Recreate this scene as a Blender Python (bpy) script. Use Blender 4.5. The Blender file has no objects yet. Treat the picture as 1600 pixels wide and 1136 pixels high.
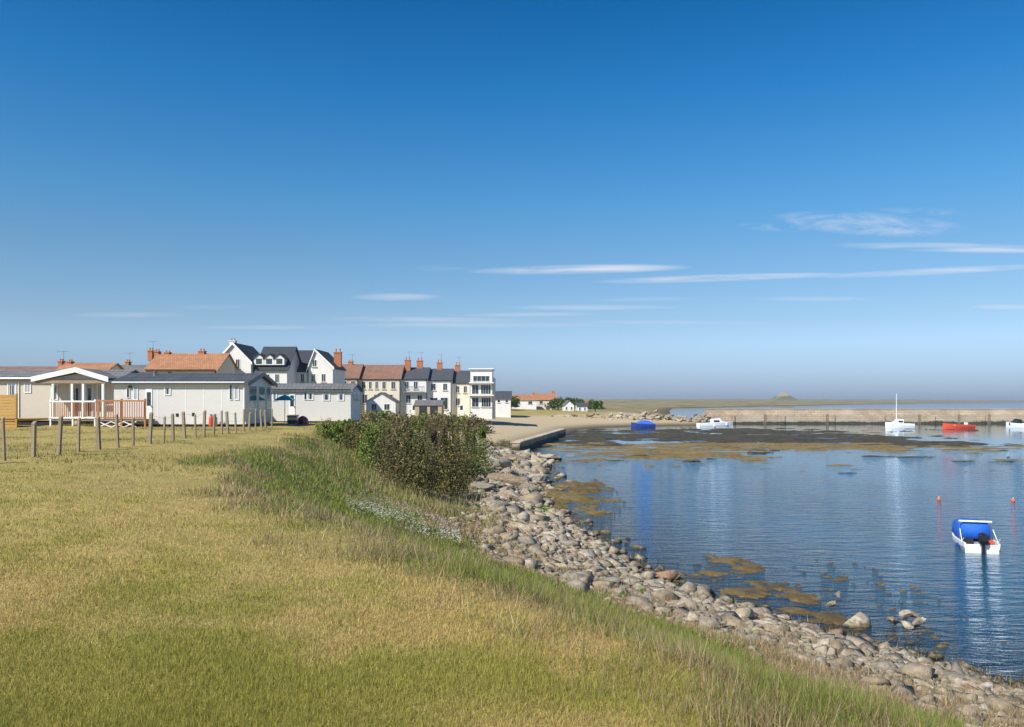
import bpy, bmesh, math, random
import numpy as np
from mathutils import Vector, noise as mnoise
rnd = random.Random(7); rng = np.random.default_rng(11)
S = bpy.context.scene; COL = S.collection
R = math.radians
# ------------------------------------------------------------------ camera
F = 1244.0; HZ = 626.0; EYE = 1.7; WL = -4.3
cam = bpy.data.cameras.new("camera"); co = bpy.data.objects.new("camera", cam); COL.objects.link(co); S.camera = co
co.location = (0, 0, EYE); co.rotation_euler = (R(90), 0, 0)
cam.sensor_width = 36; cam.lens = 36 * F / 1600; cam.shift_y = (HZ - 568) / 1600; cam.clip_start = 0.1; cam.clip_end = 30000
# ------------------------------------------------------------------ sky, sun, exposure
SUN_EL = R(42); SUN_AZ = R(-136)          # azimuth from +Y towards +X: the sun stands left of and behind the camera
sd = Vector((math.sin(SUN_AZ) * math.cos(SUN_EL), math.cos(SUN_AZ) * math.cos(SUN_EL), math.sin(SUN_EL)))
S.view_settings.view_transform = 'Standard'; S.view_settings.look = 'None'
S.view_settings.exposure = 0.5; S.view_settings.gamma = 1.0
sl = bpy.data.lights.new("sun", 'SUN'); sl.energy = 4.6; sl.angle = R(0.5); sl.color = (1.0, 0.93, 0.82)
so = bpy.data.objects.new("sun", sl); COL.objects.link(so); so.rotation_euler = (-sd).to_track_quat('-Z', 'Y').to_euler()
W = bpy.data.worlds.new("World"); S.world = W; W.use_nodes = True


class NT:
    """small helper round a node tree"""
    def __init__(s, tree):
        s.t = tree; s.t.nodes.clear()
    def n(s, kind, ins=None, **kw):
        nd = s.t.nodes.new(kind)
        for k, v in kw.items(): setattr(nd, k, v)
        for k, v in (ins or {}).items():
            if isinstance(v, bpy.types.NodeSocket): s.t.links.new(v, nd.inputs[k])
            else: nd.inputs[k].default_value = v
        return nd
    def math(s, op, a, b=0.0, c=None, clamp=False):
        nd = s.n('ShaderNodeMath', operation=op, use_clamp=clamp)
        for i, v in enumerate((a, b) if c is None else (a, b, c)):
            if isinstance(v, bpy.types.NodeSocket): s.t.links.new(v, nd.inputs[i])
            else: nd.inputs[i].default_value = v
        return nd.outputs[0]
    def mix(s, f, a, b, blend='MIX'):
        nd = s.n('ShaderNodeMix', data_type='RGBA', blend_type=blend)
        for i, v in ((0, f), (6, a), (7, b)):
            if isinstance(v, bpy.types.NodeSocket): s.t.links.new(v, nd.inputs[i])
            else: nd.inputs[i].default_value = v if i == 0 else (*v, 1)[:4]
        return nd.outputs[2]
    def ramp(s, f, stops, interp='LINEAR'):
        nd = s.n('ShaderNodeValToRGB'); s.t.links.new(f, nd.inputs[0]); e = nd.color_ramp.elements
        nd.color_ramp.interpolation = interp
        while len(e) < len(stops): e.new(0.5)
        for q, (p, c) in zip(e, stops):
            q.position = p; q.color = (*c, 1) if len(c) == 3 else c
        return nd.outputs[0]
    def noise(s, vec, scale, detail=4, rough=.55, dist=0.0):
        ins = {'Scale': scale, 'Detail': detail, 'Roughness': rough, 'Distortion': dist}
        if vec is not None: ins['Vector'] = vec
        return s.n('ShaderNodeTexNoise', ins).outputs[0]
    def link(s, a, b): s.t.links.new(a, b)


def build_world():
    t = NT(W.node_tree)
    sky = t.n('ShaderNodeTexSky', sky_type='NISHITA', sun_disc=False)
    sky.sun_elevation = SUN_EL; sky.sun_rotation = SUN_AZ; sky.altitude = 0
    sky.air_density = 1.0; sky.dust_density = 0.6; sky.ozone_density = 3.0
    geo = t.n('ShaderNodeTexCoord')
    sep = t.n('ShaderNodeSeparateXYZ', {0: geo.outputs['Generated']})
    x, y, z = sep.outputs
    # colour grade of the clear air by height above the horizon (a polarised, deep blue northern sky)
    grade = t.ramp(t.math('MULTIPLY', z, 2.0, clamp=True),
                   [(0.0, (.38, .50, .86)), (0.042, (.43, .54, .87)), (0.138, (.58, .68, .88)), (.2, (.55, .645, .76)), (.357, (.439, .643, .756)), (.477, (.307, .664, .83)), (.714, (.116, .58, .867)), (.89, (.047, .471, .779)), (1, (.04, .44, .75))])
    clear = t.mix(1.0, sky.outputs[0], grade, 'MULTIPLY')
    # thin stratus streaks low in the north-east, in directions (tangent of azimuth, tangent of height)
    yy = t.math('MAXIMUM', y, 0.02)
    u = t.math('DIVIDE', x, yy); v = t.math('DIVIDE', z, yy)
    vec = t.n('ShaderNodeCombineXYZ', {0: t.math('MULTIPLY', u, 5.5), 1: t.math('MULTIPLY', v, 70.0)}).outputs[0]
    vec2 = t.n('ShaderNodeCombineXYZ', {0: t.math('MULTIPLY', u, 16.0), 1: t.math('MULTIPLY', v, 60.0)}).outputs[0]
    nz = t.noise(vec, 1.0, 6, .6, .3); nz2 = t.noise(vec2, 1.0, 7, .65, .5)
    total = None
    # (centre u, centre v, half width, half height, tilt, strength, wispy)
    for cu, cv, hw, hh, tilt, st, wisp in [(.085, .165, .145, .0065, .02, 1.0, 0), (.26, .154, .17, .005, .03, .95, 0), (.54, .163, .17, .005, .05, .8, 0),
                                     (.57, .192, .17, .0065, -.02, .85, 0), (.45, .222, .13, .016, -.06, .6, 1), (.33, .218, .05, .006, -.05, .5, 1), (.62, .118, .05, .004, 0, .4, 0),
                                     (-.145, .130, .06, .0055, .0, .5, 0), (-.12, .102, .16, .004, -.01, .35, 0), (.10, .117, .12, .004, .0, .35, 0), (-.05, .095, .2, .004, 0, .3, 0), (-.48, .108, .08, .004, 0, .25, 0), (.02, .108, .10, .003, .01, .3, 0), (.2, .098, .14, .003, -.01, .25, 0), (-.3, .092, .12, .003, 0, .25, 0), (.38, .128, .08, .0035, 0, .3, 0), (.16, .127, .07, .003, .02, .3, 0), (-.38, .118, .06, .003, 0, .2, 0), (.52, .238, .07, .006, -.05, .35, 1), (-.1, .166, .05, .003, 0, .25, 0)]:
        du = t.math('MULTIPLY', t.math('SUBTRACT', u, cu), 1 / hw)
        dv = t.math('MULTIPLY', t.math('SUBTRACT', t.math('SUBTRACT', v, cv), t.math('MULTIPLY', t.math('SUBTRACT', u, cu), tilt)), 1 / hh)
        r2 = t.math('ADD', t.math('MULTIPLY', du, du), t.math('MULTIPLY', dv, dv))
        m = t.math('SUBTRACT', 1.0, r2, clamp=True)
        nn = t.math('MULTIPLY', t.math('SUBTRACT', nz2 if wisp else nz, .42 if wisp else .30), 4.0 if wisp else 3.2, clamp=True)
        m = t.math('MULTIPLY', t.math('MULTIPLY', m, nn), st)
        total = m if total is None else t.math('MAXIMUM', total, m)
    front = t.math('GREATER_THAN', y, 0.05)
    total = t.math('MULTIPLY', t.math('MULTIPLY', total, front), .8, clamp=True)
    col = t.mix(total, clear, (5.6, 5.6, 5.9))
    bg = t.n('ShaderNodeBackground', {0: col, 1: 0.11})
    out = t.n('ShaderNodeOutputWorld'); t.link(bg.outputs[0], out.inputs[0])


build_world()


# ------------------------------------------------------------------ helpers
def P(px, py, Y): return Vector(((px - 800) / F * Y, Y, EYE - (py - HZ) / F * Y))
def G(px, py, z=WL):
    Y = F * (EYE - z) / (py - HZ); return ((px - 800) / F * Y, Y)


def tag(o, label=None, cat=None, group=None, kind=None):
    for k, v in (('label', label), ('category', cat), ('group', group), ('kind', kind)):
        if v: o[k] = v
    return o


def empty(name, loc=(0, 0, 0), rz=0):
    o = bpy.data.objects.new(name, None); COL.objects.link(o); o.location = loc; o.rotation_euler = (0, 0, rz); o.empty_display_size = .1
    return o


class MB:
    """collects shapes, build() links them as one mesh object"""
    def __init__(s): s.v = []; s.f = []; s.smooth = False
    def add(s, vs, fs):
        b = len(s.v); s.v += [tuple(q) for q in vs]; s.f += [tuple(i + b for i in q) for q in fs]; return s
    def box(s, x0, x1, y0, y1, z0, z1):
        return s.add([(x0, y0, z0), (x1, y0, z0), (x1, y1, z0), (x0, y1, z0), (x0, y0, z1), (x1, y0, z1), (x1, y1, z1), (x0, y1, z1)],
                     [(0, 3, 2, 1), (4, 5, 6, 7), (0, 1, 5, 4), (1, 2, 6, 5), (2, 3, 7, 6), (3, 0, 4, 7)])
    def prism(s, poly, axis, a, b):
        """poly: list of 2-D points; axis 'x': points are (y,z); 'y': (x,z); 'z': (x,y)"""
        def mk(p, t): return {'x': (t, p[0], p[1]), 'y': (p[0], t, p[1]), 'z': (p[0], p[1], t)}[axis]
        n = len(poly)
        return s.add([mk(p, a) for p in poly] + [mk(p, b) for p in poly],
                     [tuple(range(n))[::-1], tuple(range(n, 2 * n))] + [(i, (i + 1) % n, n + (i + 1) % n, n + i) for i in range(n)])
    def tube(s, a, b, r0, r1=None, n=8):
        a = Vector(a); b = Vector(b); r1 = r0 if r1 is None else r1
        d = (b - a).normalized(); q = d.to_track_quat('Z', 'Y'); vs = []
        for c, r in ((a, r0), (b, r1)):
            for i in range(n):
                vs.append(c + q @ Vector((r * math.cos(2 * math.pi * i / n), r * math.sin(2 * math.pi * i / n), 0)))
        return s.add(vs, [(i, (i + 1) % n, n + (i + 1) % n, n + i) for i in range(n)] + [tuple(range(n))[::-1], tuple(range(n, 2 * n))])
    def lathe(s, prof, c=(0, 0, 0), n=12):
        vs = []; k = len(prof)
        for r, z in prof:
            for i in range(n): vs.append((c[0] + r * math.cos(2 * math.pi * i / n), c[1] + r * math.sin(2 * math.pi * i / n), c[2] + z))
        fs = [(j * n + i, j * n + (i + 1) % n, (j + 1) * n + (i + 1) % n, (j + 1) * n + i) for j in range(k - 1) for i in range(n)]
        return s.add(vs, fs + [tuple(range(n))[::-1], tuple(range((k - 1) * n, k * n))])
    def loft(s, rings, caps=True):
        n = len(rings[0]); vs = [p for r in rings for p in r]
        fs = [(j * n + i, j * n + (i + 1) % n, (j + 1) * n + (i + 1) % n, (j + 1) * n + i) for j in range(len(rings) - 1) for i in range(n)]
        if caps: fs += [tuple(range(n))[::-1], tuple(range((len(rings) - 1) * n, len(rings) * n))]
        return s.add(vs, fs)
    def build(s, name, mat, parent=None, bevel=0, smooth=False):
        me = bpy.data.meshes.new(name); me.from_pydata(s.v, [], s.f); me.update()
        if bevel or smooth:
            bm = bmesh.new(); bm.from_mesh(me); bmesh.ops.recalc_face_normals(bm, faces=bm.faces)
            if bevel: bmesh.ops.bevel(bm, geom=bm.edges[:], offset=bevel, segments=2, affect='EDGES', clamp_overlap=True)
            bm.to_mesh(me); bm.free()
        me.materials.append(mat)
        if smooth: me.polygons.foreach_set('use_smooth', [True] * len(me.polygons))
        o = bpy.data.objects.new(name, me); COL.objects.link(o)
        if parent: o.parent = parent
        return o


def np_mesh(name, v, f, mat, attrs=None, smooth=False):
    """fast mesh from numpy arrays: f is (n,k)"""
    me = bpy.data.meshes.new(name); n, k = f.shape
    me.vertices.add(len(v)); me.vertices.foreach_set('co', np.ascontiguousarray(v, np.float32).ravel())
    me.loops.add(n * k); me.loops.foreach_set('vertex_index', np.ascontiguousarray(f, np.int32).ravel())
    me.polygons.add(n); me.polygons.foreach_set('loop_start', np.arange(0, n * k, k, dtype=np.int32))
    if smooth: me.polygons.foreach_set('use_smooth', np.ones(n, bool))
    me.update(calc_edges=True); me.validate()
    for an, (typ, data) in (attrs or {}).items():
        a = me.attributes.new(an, typ, 'POINT')
        a.data.foreach_set('color' if typ == 'FLOAT_COLOR' else 'value', np.ascontiguousarray(data, np.float32).ravel())
    me.materials.append(mat); o = bpy.data.objects.new(name, me); COL.objects.link(o)
    return o


def mat(name, c, rough=.7, var=.12, scale=3.0, c2=None, metal=0.0, bump=0.0, bscale=None, spec=.4, stretch=None, emit=None):
    m = bpy.data.materials.new(name); m.use_nodes = True; t = NT(m.node_tree)
    tc = t.n('ShaderNodeTexCoord'); vec = tc.outputs['Object']
    if stretch:
        vec = t.n('ShaderNodeMapping', {0: vec, 3: stretch}).outputs[0]
    nz = t.noise(vec, scale, 5, .6); big = t.noise(vec, scale * .17, 3)
    a = tuple(max(0, q * (1 - var)) for q in c); b = tuple(min(1, q * (1 + var)) for q in c) if c2 is None else c2
    f = t.math('MULTIPLY', t.math('SUBTRACT', t.math('ADD', t.math('MULTIPLY', nz, .65), t.math('MULTIPLY', big, .35)), .3), 2.4, clamp=True)
    colr = t.mix(f, a, b)
    p = t.n('ShaderNodeBsdfPrincipled', {'Base Color': colr, 'Roughness': rough, 'Metallic': metal, 'Specular IOR Level': spec})
    if bump:
        bn = t.noise(vec, bscale or scale * 4, 5, .6)
        t.link(t.n('ShaderNodeBump', {'Strength': bump, 'Distance': .03, 'Height': bn}).outputs[0], p.inputs['Normal'])
    o = t.n('ShaderNodeOutputMaterial'); t.link(p.outputs[0], o.inputs[0])
    return m


def glass_mat(name, c=(.03, .045, .055), rough=.06):
    m = bpy.data.materials.new(name); m.use_nodes = True; t = NT(m.node_tree)
    tc = t.n('ShaderNodeTexCoord'); nz = t.noise(tc.outputs['Object'], .9, 2)
    p = t.n('ShaderNodeBsdfPrincipled', {'Base Color': t.mix(nz, tuple(q * .6 for q in c), tuple(q * 1.6 for q in c)), 'Roughness': rough, 'Specular IOR Level': .6})
    o = t.n('ShaderNodeOutputMaterial'); t.link(p.outputs[0], o.inputs[0]); return m


def roof_mat(name, c, c2, pitch=.28, axis=0, bump=.6):
    """courses of tiles or slates running along the roof"""
    m = bpy.data.materials.new(name); m.use_nodes = True; t = NT(m.node_tree)
    tc = t.n('ShaderNodeTexCoord'); sep = t.n('ShaderNodeSeparateXYZ', {0: tc.outputs['Object']})
    v2 = t.n('ShaderNodeCombineXYZ', {0: sep.outputs[axis], 1: t.math('MULTIPLY', sep.outputs[2], 1.35)}).outputs[0]
    br = t.n('ShaderNodeTexBrick', {'Vector': v2, 'Color1': (*c, 1), 'Color2': (*c2, 1), 'Mortar': (*[q * .35 for q in c], 1), 'Scale': 1.0,
                                    'Mortar Size': .02, 'Brick Width': pitch * 1.1, 'Row Height': pitch, 'Bias': 0.0})
    nz = t.noise(tc.outputs['Object'], .7, 5, .65)
    colr = t.mix(t.math('MULTIPLY', t.math('SUBTRACT', nz, .38), 2.2, clamp=True), br.outputs[0], tuple(q * 1.25 for q in c2), 'MIX')
    colr = t.mix(.55, br.outputs[0], colr)
    p = t.n('ShaderNodeBsdfPrincipled', {'Base Color': colr, 'Roughness': .75})
    t.link(t.n('ShaderNodeBump', {'Strength': bump, 'Distance': .03, 'Height': br.outputs[1]}, invert=True).outputs[0], p.inputs['Normal'])
    o = t.n('ShaderNodeOutputMaterial'); t.link(p.outputs[0], o.inputs[0]); return m


def clad_mat(name, c, pitch=.15, var=.06, rough=.5):
    """horizontal boards: a groove every pitch metres"""
    m = bpy.data.materials.new(name); m.use_nodes = True; t = NT(m.node_tree)
    tc = t.n('ShaderNodeTexCoord'); sep = t.n('ShaderNodeSeparateXYZ', {0: tc.outputs['Object']})
    fr = t.math('FRACT', t.math('MULTIPLY', sep.outputs[2], 1 / pitch))
    nz = t.noise(tc.outputs['Object'], 1.3, 5, .6)
    colr = t.mix(nz, tuple(q * (1 - var) for q in c), tuple(min(.9, q * (1 + var)) for q in c))
    p = t.n('ShaderNodeBsdfPrincipled', {'Base Color': colr, 'Roughness': rough})
    t.link(t.n('ShaderNodeBump', {'Strength': .8, 'Distance': .02, 'Height': fr}).outputs[0], p.inputs['Normal'])
    o = t.n('ShaderNodeOutputMaterial'); t.link(p.outputs[0], o.inputs[0]); return m


def attr_mat(name, attr='tint', rough=.75, trans=.25, spec=.25):
    """leaves and blades: each carries its own natural colour"""
    m = bpy.data.materials.new(name); m.use_nodes = True; t = NT(m.node_tree)
    a = t.n('ShaderNodeAttribute', attribute_name=attr)
    p = t.n('ShaderNodeBsdfPrincipled', {'Base Color': a.outputs[0], 'Roughness': rough, 'Specular IOR Level': spec})
    tr = t.n('ShaderNodeBsdfTranslucent', {0: a.outputs[0]})
    mx = t.n('ShaderNodeMixShader', {0: trans, 1: p.outputs[0], 2: tr.outputs[0]})
    o = t.n('ShaderNodeOutputMaterial'); t.link(mx.outputs[0], o.inputs[0]); return m


def sea_wall_mat():
    m = bpy.data.materials.new('sea_wall_masonry'); m.use_nodes = True; t = NT(m.node_tree)
    pos = t.n('ShaderNodeNewGeometry').outputs['Position']; sep = t.n('ShaderNodeSeparateXYZ', {0: pos})
    v2 = t.n('ShaderNodeCombineXYZ', {0: sep.outputs[0], 1: sep.outputs[2]}).outputs[0]
    br = t.n('ShaderNodeTexBrick', {'Vector': v2, 'Color1': (.56, .44, .30, 1), 'Color2': (.43, .34, .24, 1), 'Mortar': (.15, .12, .09, 1), 'Scale': 1.0, 'Mortar Size': .03, 'Brick Width': 1.5, 'Row Height': .5})
    n = t.noise(pos, .35, 6, .7); c = t.mix(t.math('MULTIPLY', t.math('SUBTRACT', n, .42), 4, clamp=True), br.outputs[0], (.32, .25, .18)); c = t.mix(t.math('MULTIPLY', t.math('SUBTRACT', t.noise(pos, .12, 3), .5), 4, clamp=True), c, (.50, .43, .33))
    band = t.math('MULTIPLY', t.math('SUBTRACT', WL + .75, t.math('ADD', sep.outputs[2], t.math('MULTIPLY', t.math('SUBTRACT', n, .5), 1.4))), 3.0, clamp=True)
    c = t.mix(band, c, (.055, .05, .025))
    p = t.n('ShaderNodeBsdfPrincipled', {'Base Color': c, 'Roughness': .9}); t.link(t.n('ShaderNodeBump', {'Strength': .6, 'Distance': .06, 'Height': br.outputs[1]}, invert=True).outputs[0], p.inputs['Normal'])
    o = t.n('ShaderNodeOutputMaterial'); t.link(p.outputs[0], o.inputs[0]); return m


M = {}
M['seawall'] = sea_wall_mat()
M['white'] = mat('white_render', (.70, .69, .66), .8, .14, 1.6, bump=.2, stretch=(1, 1, .3))
M['cream'] = mat('cream_render', (.66, .60, .48), .8, .08, 1.2, bump=.15)
M['stone'] = mat('sandstone_wall', (.42, .34, .24), .9, .3, 2.5, bump=.6, bscale=5)
M['clad_white'] = clad_mat('white_cladding', (.66, .65, .63))
M['clad_cream'] = clad_mat('cream_cladding', (.60, .55, .47))
M['trim'] = mat('white_trim', (.80, .80, .78), .4, .03)
M['slate'] = roof_mat('slate_roof', (.050, .058, .070), (.075, .082, .095))
M['darkslate'] = roof_mat('dark_slate_roof', (.030, .036, .046), (.045, .052, .064))
M['greytile'] = roof_mat('grey_tile_roof', (.13, .13, .13), (.19, .185, .18))
M['pantile'] = roof_mat('orange_pantile_roof', (.33, .15, .075), (.45, .21, .10))
M['browntile'] = roof_mat('brown_tile_roof', (.20, .105, .07), (.28, .15, .10))
M['brick'] = mat('orange_brick', (.40, .16, .08), .9, .25, 9, bump=.4)
M['pot'] = mat('clay_pot', (.48, .22, .11), .8, .15, 6)
M['glass'] = glass_mat('window_glass'); M['tealglass'] = glass_mat('teal_glass', (.05, .16, .16), .1)
M['blind'] = mat('pale_blind', (.42, .44, .46), .6, .1)
M['wood'] = mat('weathered_timber', (.30, .235, .16), .85, .3, 14, bump=.4, stretch=(1, 1, .12))
M['stain'] = mat('stained_timber', (.40, .155, .055), .6, .25, 12, bump=.3, stretch=(1, 1, .15))
M['mustard'] = mat('golden_timber', (.44, .25, .055), .65, .25, 7, bump=.3, stretch=(1, 1, 5))
M['dark'] = mat('dark_underside', (.02, .02, .02), .9, .3)
M['steel'] = mat('dull_steel', (.35, .36, .37), .4, .1, 5, metal=.8)
M['wire'] = mat('galvanised_wire', (.25, .25, .25), .5, .1, 5, metal=.6)
M['black'] = mat('black_plastic', (.014, .014, .016), .35, .2, 6)
M['hull'] = mat('white_gelcoat', (.78, .78, .76), .25, .05, 2, spec=.5)
M['blue'] = mat('blue_canvas', (.012, .11, .52), .75, .15, 3, bump=.25, bscale=7)
M['navy'] = mat('navy_hull', (.02, .045, .22), .3, .15, 3)
M['redhull'] = mat('orange_red_hull', (.62, .075, .03), .35, .12, 3)
M['buoy'] = mat('orange_buoy', (.75, .12, .02), .45, .1, 5)
M['carred'] = mat('red_car_paint', (.45, .02, .04), .25, .05, 2, spec=.6)
M['cargrey'] = mat('grey_car_paint', (.05, .055, .06), .25, .05, 2, spec=.6)
M['carwhite'] = mat('white_car_paint', (.72, .72, .72), .25, .04, 2, spec=.6)
M['tyre'] = mat('rubber_tyre', (.015, .015, .015), .9, .2)
M['tealcloth'] = mat('teal_cloth', (.03, .30, .30), .8, .1)
M['leaf'] = attr_mat('leaf'); M['blade'] = attr_mat('grass_blade', trans=.3)
M['bark'] = mat('bark', (.10, .075, .05), .9, .3, 8, bump=.5)

# ------------------------------------------------------------------ terrain
shore_px = [(1600, 1085), (1540, 1064), (1470, 1042), (1400, 1020), (1330, 1003), (1260, 985), (1200, 965), (1120, 943), (1070, 926), (1020, 906), (960, 868), (925, 842), (890, 818),
            (858, 794), (838, 772), (848, 750), (852, 732), (838, 717), (812, 708), (848, 691), (884, 680), (900, 671.5), (945, 667.5), (1000, 666), (1055, 665), (1112, 664.3)]
SH = [(30., -18.), (21., 0.)] + [G(*q) for q in shore_px] + [(55., 215.), (60., 300.), (95., 480.), (130., 640.), (230., 780.), (470., 1150.), (1000., 1900.), (1900., 3000.), (4200., 5200.), (9000., 9500.)]
POLY = np.array(SH + [(9000., 14000.), (-9000., 14000.), (-9000., -400.), (30., -400.)])
SEG = np.array(SH)


def inside(x, y):
    c = np.zeros(x.shape, bool); n = len(POLY)
    for i in range(n):
        x0, y0 = POLY[i]; x1, y1 = POLY[(i + 1) % n]
        if y0 == y1: continue
        c ^= ((y0 > y) != (y1 > y)) & (x < (x1 - x0) * (y - y0) / (y1 - y0) + x0)
    return c


def shore_dist(x, y):
    d = np.full(x.shape, 1e9)
    for (x0, y0), (x1, y1) in zip(SEG[:-1], SEG[1:]):
        dx, dy = x1 - x0, y1 - y0; t = np.clip(((x - x0) * dx + (y - y0) * dy) / (dx * dx + dy * dy), 0, 1)
        d = np.minimum(d, np.hypot(x - x0 - t * dx, y - y0 - t * dy))
    return np.where(inside(x, y), d, -d)


def vnoise(x, y, seed=0):
    """smooth value noise, period free"""
    xi = np.floor(x).astype(np.int64); yi = np.floor(y).astype(np.int64); fx = x - xi; fy = y - yi
    fx = fx * fx * (3 - 2 * fx); fy = fy * fy * (3 - 2 * fy)
    def h(a, b):
        q = (a * 374761393 + b * 668265263 + seed * 1442695041) & 0x7fffffff
        q = ((q ^ (q >> 13)) * 1274126177) & 0x7fffffff
        return ((q ^ (q >> 16)) & 0xffff) / 65535.0
    return (h(xi, yi) * (1 - fx) + h(xi + 1, yi) * fx) * (1 - fy) + (h(xi, yi + 1) * (1 - fx) + h(xi + 1, yi + 1) * fx) * fy


def fbm(x, y, o=4, seed=0):
    s = 0; a = .5; n = 0
    for i in range(o):
        s = s + a * vnoise(x * 2 ** i, y * 2 ** i, seed + i); n += a; a *= .5
    return s / n


def sstep(a, b, x):
    t = np.clip((x - a) / (b - a), 0, 1); return t * t * (3 - 2 * t)


def height(x, y, s=None):
    x = np.asarray(x, float); y = np.asarray(y, float)
    if s is None: s = shore_dist(x, y)
    near = 1 - sstep(66, 84, y)                       # the grassy bank near the camera, low beach beyond
    far = sstep(260, 420, y)
    bank = np.interp(s, [-60, -25, -6, 0, 1.6, 5, 9, 13.3, 17, 60], [-7.5, -7, -5.1, -4.3, -3.95, -3.35, -2.05, -.25, 0, 0])
    beach = np.interp(s, [-60, -25, -6, 0, 5, 12, 30, 60, 120], [-6.5, -6, -4.7, -4.3, -3.55, -3.0, -2.0, -.8, -.3])
    dune = np.interp(s, [-60, -6, 0, 20, 60, 150, 800], [-8, -4.9, -4.3, -3.0, -1.5, 0, 2.5]) + sstep(5, 60, s) * (fbm(x / 45, y / 60, 4, 9) - .45) * 5 + sstep(600, 3500, y) * sstep(30, 500, s) * fbm(x / 500, y / 700, 3, 4) * 6
    z = bank * near + beach * (1 - near) * (1 - far) + dune * far
    z = z + sstep(.3, 4, s) * (1 - sstep(60, 200, y)) * ((fbm(x / 2.2, y / 2.2, 3, 2) - .5) * .16 + (fbm(x / .5, y / .5, 2, 3) - .5) * .05)
    return z


def zat(x, y): return float(height(np.array([x]), np.array([y]))[0])


na, nr = 620, 520
ang = np.radians(np.linspace(-78, 78, na)); rad = np.concatenate([[0.3], np.geomspace(1.2, 14000, nr - 1)])
A, RR = np.meshgrid(ang, rad); gx = (RR * np.sin(A)).ravel(); gy = (RR * np.cos(A)).ravel()
gs = shore_dist(gx, gy); gz = height(gx, gy, gs)
I = np.arange(na * nr).reshape(nr, na)
gf = np.stack([I[:-1, :-1], I[:-1, 1:], I[1:, 1:], I[1:, :-1]], -1).reshape(-1, 4)


def ground_attrs(x, y, s):
    near = 1 - sstep(66, 84, y)
    jit = (fbm(x / 1.6, y / 1.6, 3, 21) - .5) * 4.0 + (fbm(x / 5, y / 5, 3, 22) - .5) * 4
    rock = near * (1 - sstep(2.6, 5.0, s + jit * .6))
    dry = near * sstep(2.4, 4.4, s + jit * .6) * (1 - sstep(6.0, 9.0, s + jit))
    green = near * sstep(5.4, 8.0, s + jit) * (1 - sstep(12.2, 14.6, s + jit * .75))
    sand = (1 - near) * (1 - sstep(20, 34, s + jit)) * (1 - sstep(250, 330, y))
    dune = sstep(200, 330, y)
    return rock, dry, green, sand, dune


rock, dry, green, sand, dune = ground_attrs(gx, gy, gs)
wet = 1 - sstep(-.05, .9, gz - WL)


def ground_material():
    m = bpy.data.materials.new('ground_cover'); m.use_nodes = True; t = NT(m.node_tree)
    pos = t.n('ShaderNodeNewGeometry').outputs['Position']
    def at(n): return t.n('ShaderNodeAttribute', attribute_name=n).outputs['Fac']
    n1 = t.noise(pos, .28, 5, .6); n2 = t.noise(pos, 2.2, 6, .7); n3 = t.noise(pos, 24, 4, .7); n4 = t.noise(pos, .9, 5, .65)
    s1 = t.math('MULTIPLY', t.math('SUBTRACT', n1, .36), 3.6, clamp=True)
    lawn = t.mix(s1, (.28, .235, .08), (.40, .295, .10))
    lawn = t.mix(t.math('MULTIPLY', t.math('SUBTRACT', n4, .50), 4.0, clamp=True), lawn, (.44, .325, .125))
    lawn = t.mix(t.math('MULTIPLY', t.math('SUBTRACT', n2, .50), 3.2, clamp=True), lawn, (.23, .24, .06))
    gr = t.mix(n2, (.075, .085, .022), (.15, .155, .04))
    dr = t.mix(n2, (.12, .09, .05), (.27, .205, .125))
    rk = t.mix(n3, (.14, .11, .08), (.40, .33, .24))
    sd_ = t.mix(n2, (.40, .31, .19), (.52, .42, .27))
    du = t.mix(t.math('MULTIPLY', t.math('SUBTRACT', t.noise(pos, .035, 6, .7), .36), 3, clamp=True), (.13, .13, .05), (.36, .27, .15))
    c = t.mix(at('green'), lawn, gr); c = t.mix(at('dry'), c, dr); c = t.mix(at('rock'), c, rk); c = t.mix(at('dune'), c, du); c = t.mix(at('sand'), c, sd_)
    speck = t.math('ADD', .70, t.math('MULTIPLY', n3, .6))
    c = t.mix(1.0, c, t.n('ShaderNodeCombineColor', {0: speck, 1: speck, 2: speck}).outputs[0], 'MULTIPLY')
    c = t.mix(at('wet'), c, t.mix(n2, (.055, .045, .030), (.12, .10, .06)))
    p = t.n('ShaderNodeBsdfPrincipled', {'Base Color': c, 'Roughness': .95, 'Specular IOR Level': .15})
    hb = t.math('ADD', t.math('MULTIPLY', n3, .4), n2)
    t.link(t.n('ShaderNodeBump', {'Strength': .55, 'Distance': .08, 'Height': hb}).outputs[0], p.inputs['Normal'])
    o = t.n('ShaderNodeOutputMaterial'); t.link(p.outputs[0], o.inputs[0]); return m


ground = np_mesh('ground', np.stack([gx, gy, gz], 1), gf, ground_material(),
                 {k: ('FLOAT', v) for k, v in (('rock', rock), ('dry', dry), ('green', green), ('sand', sand), ('dune', dune), ('wet', wet))}, smooth=True)
tag(ground, kind='structure')

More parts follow.
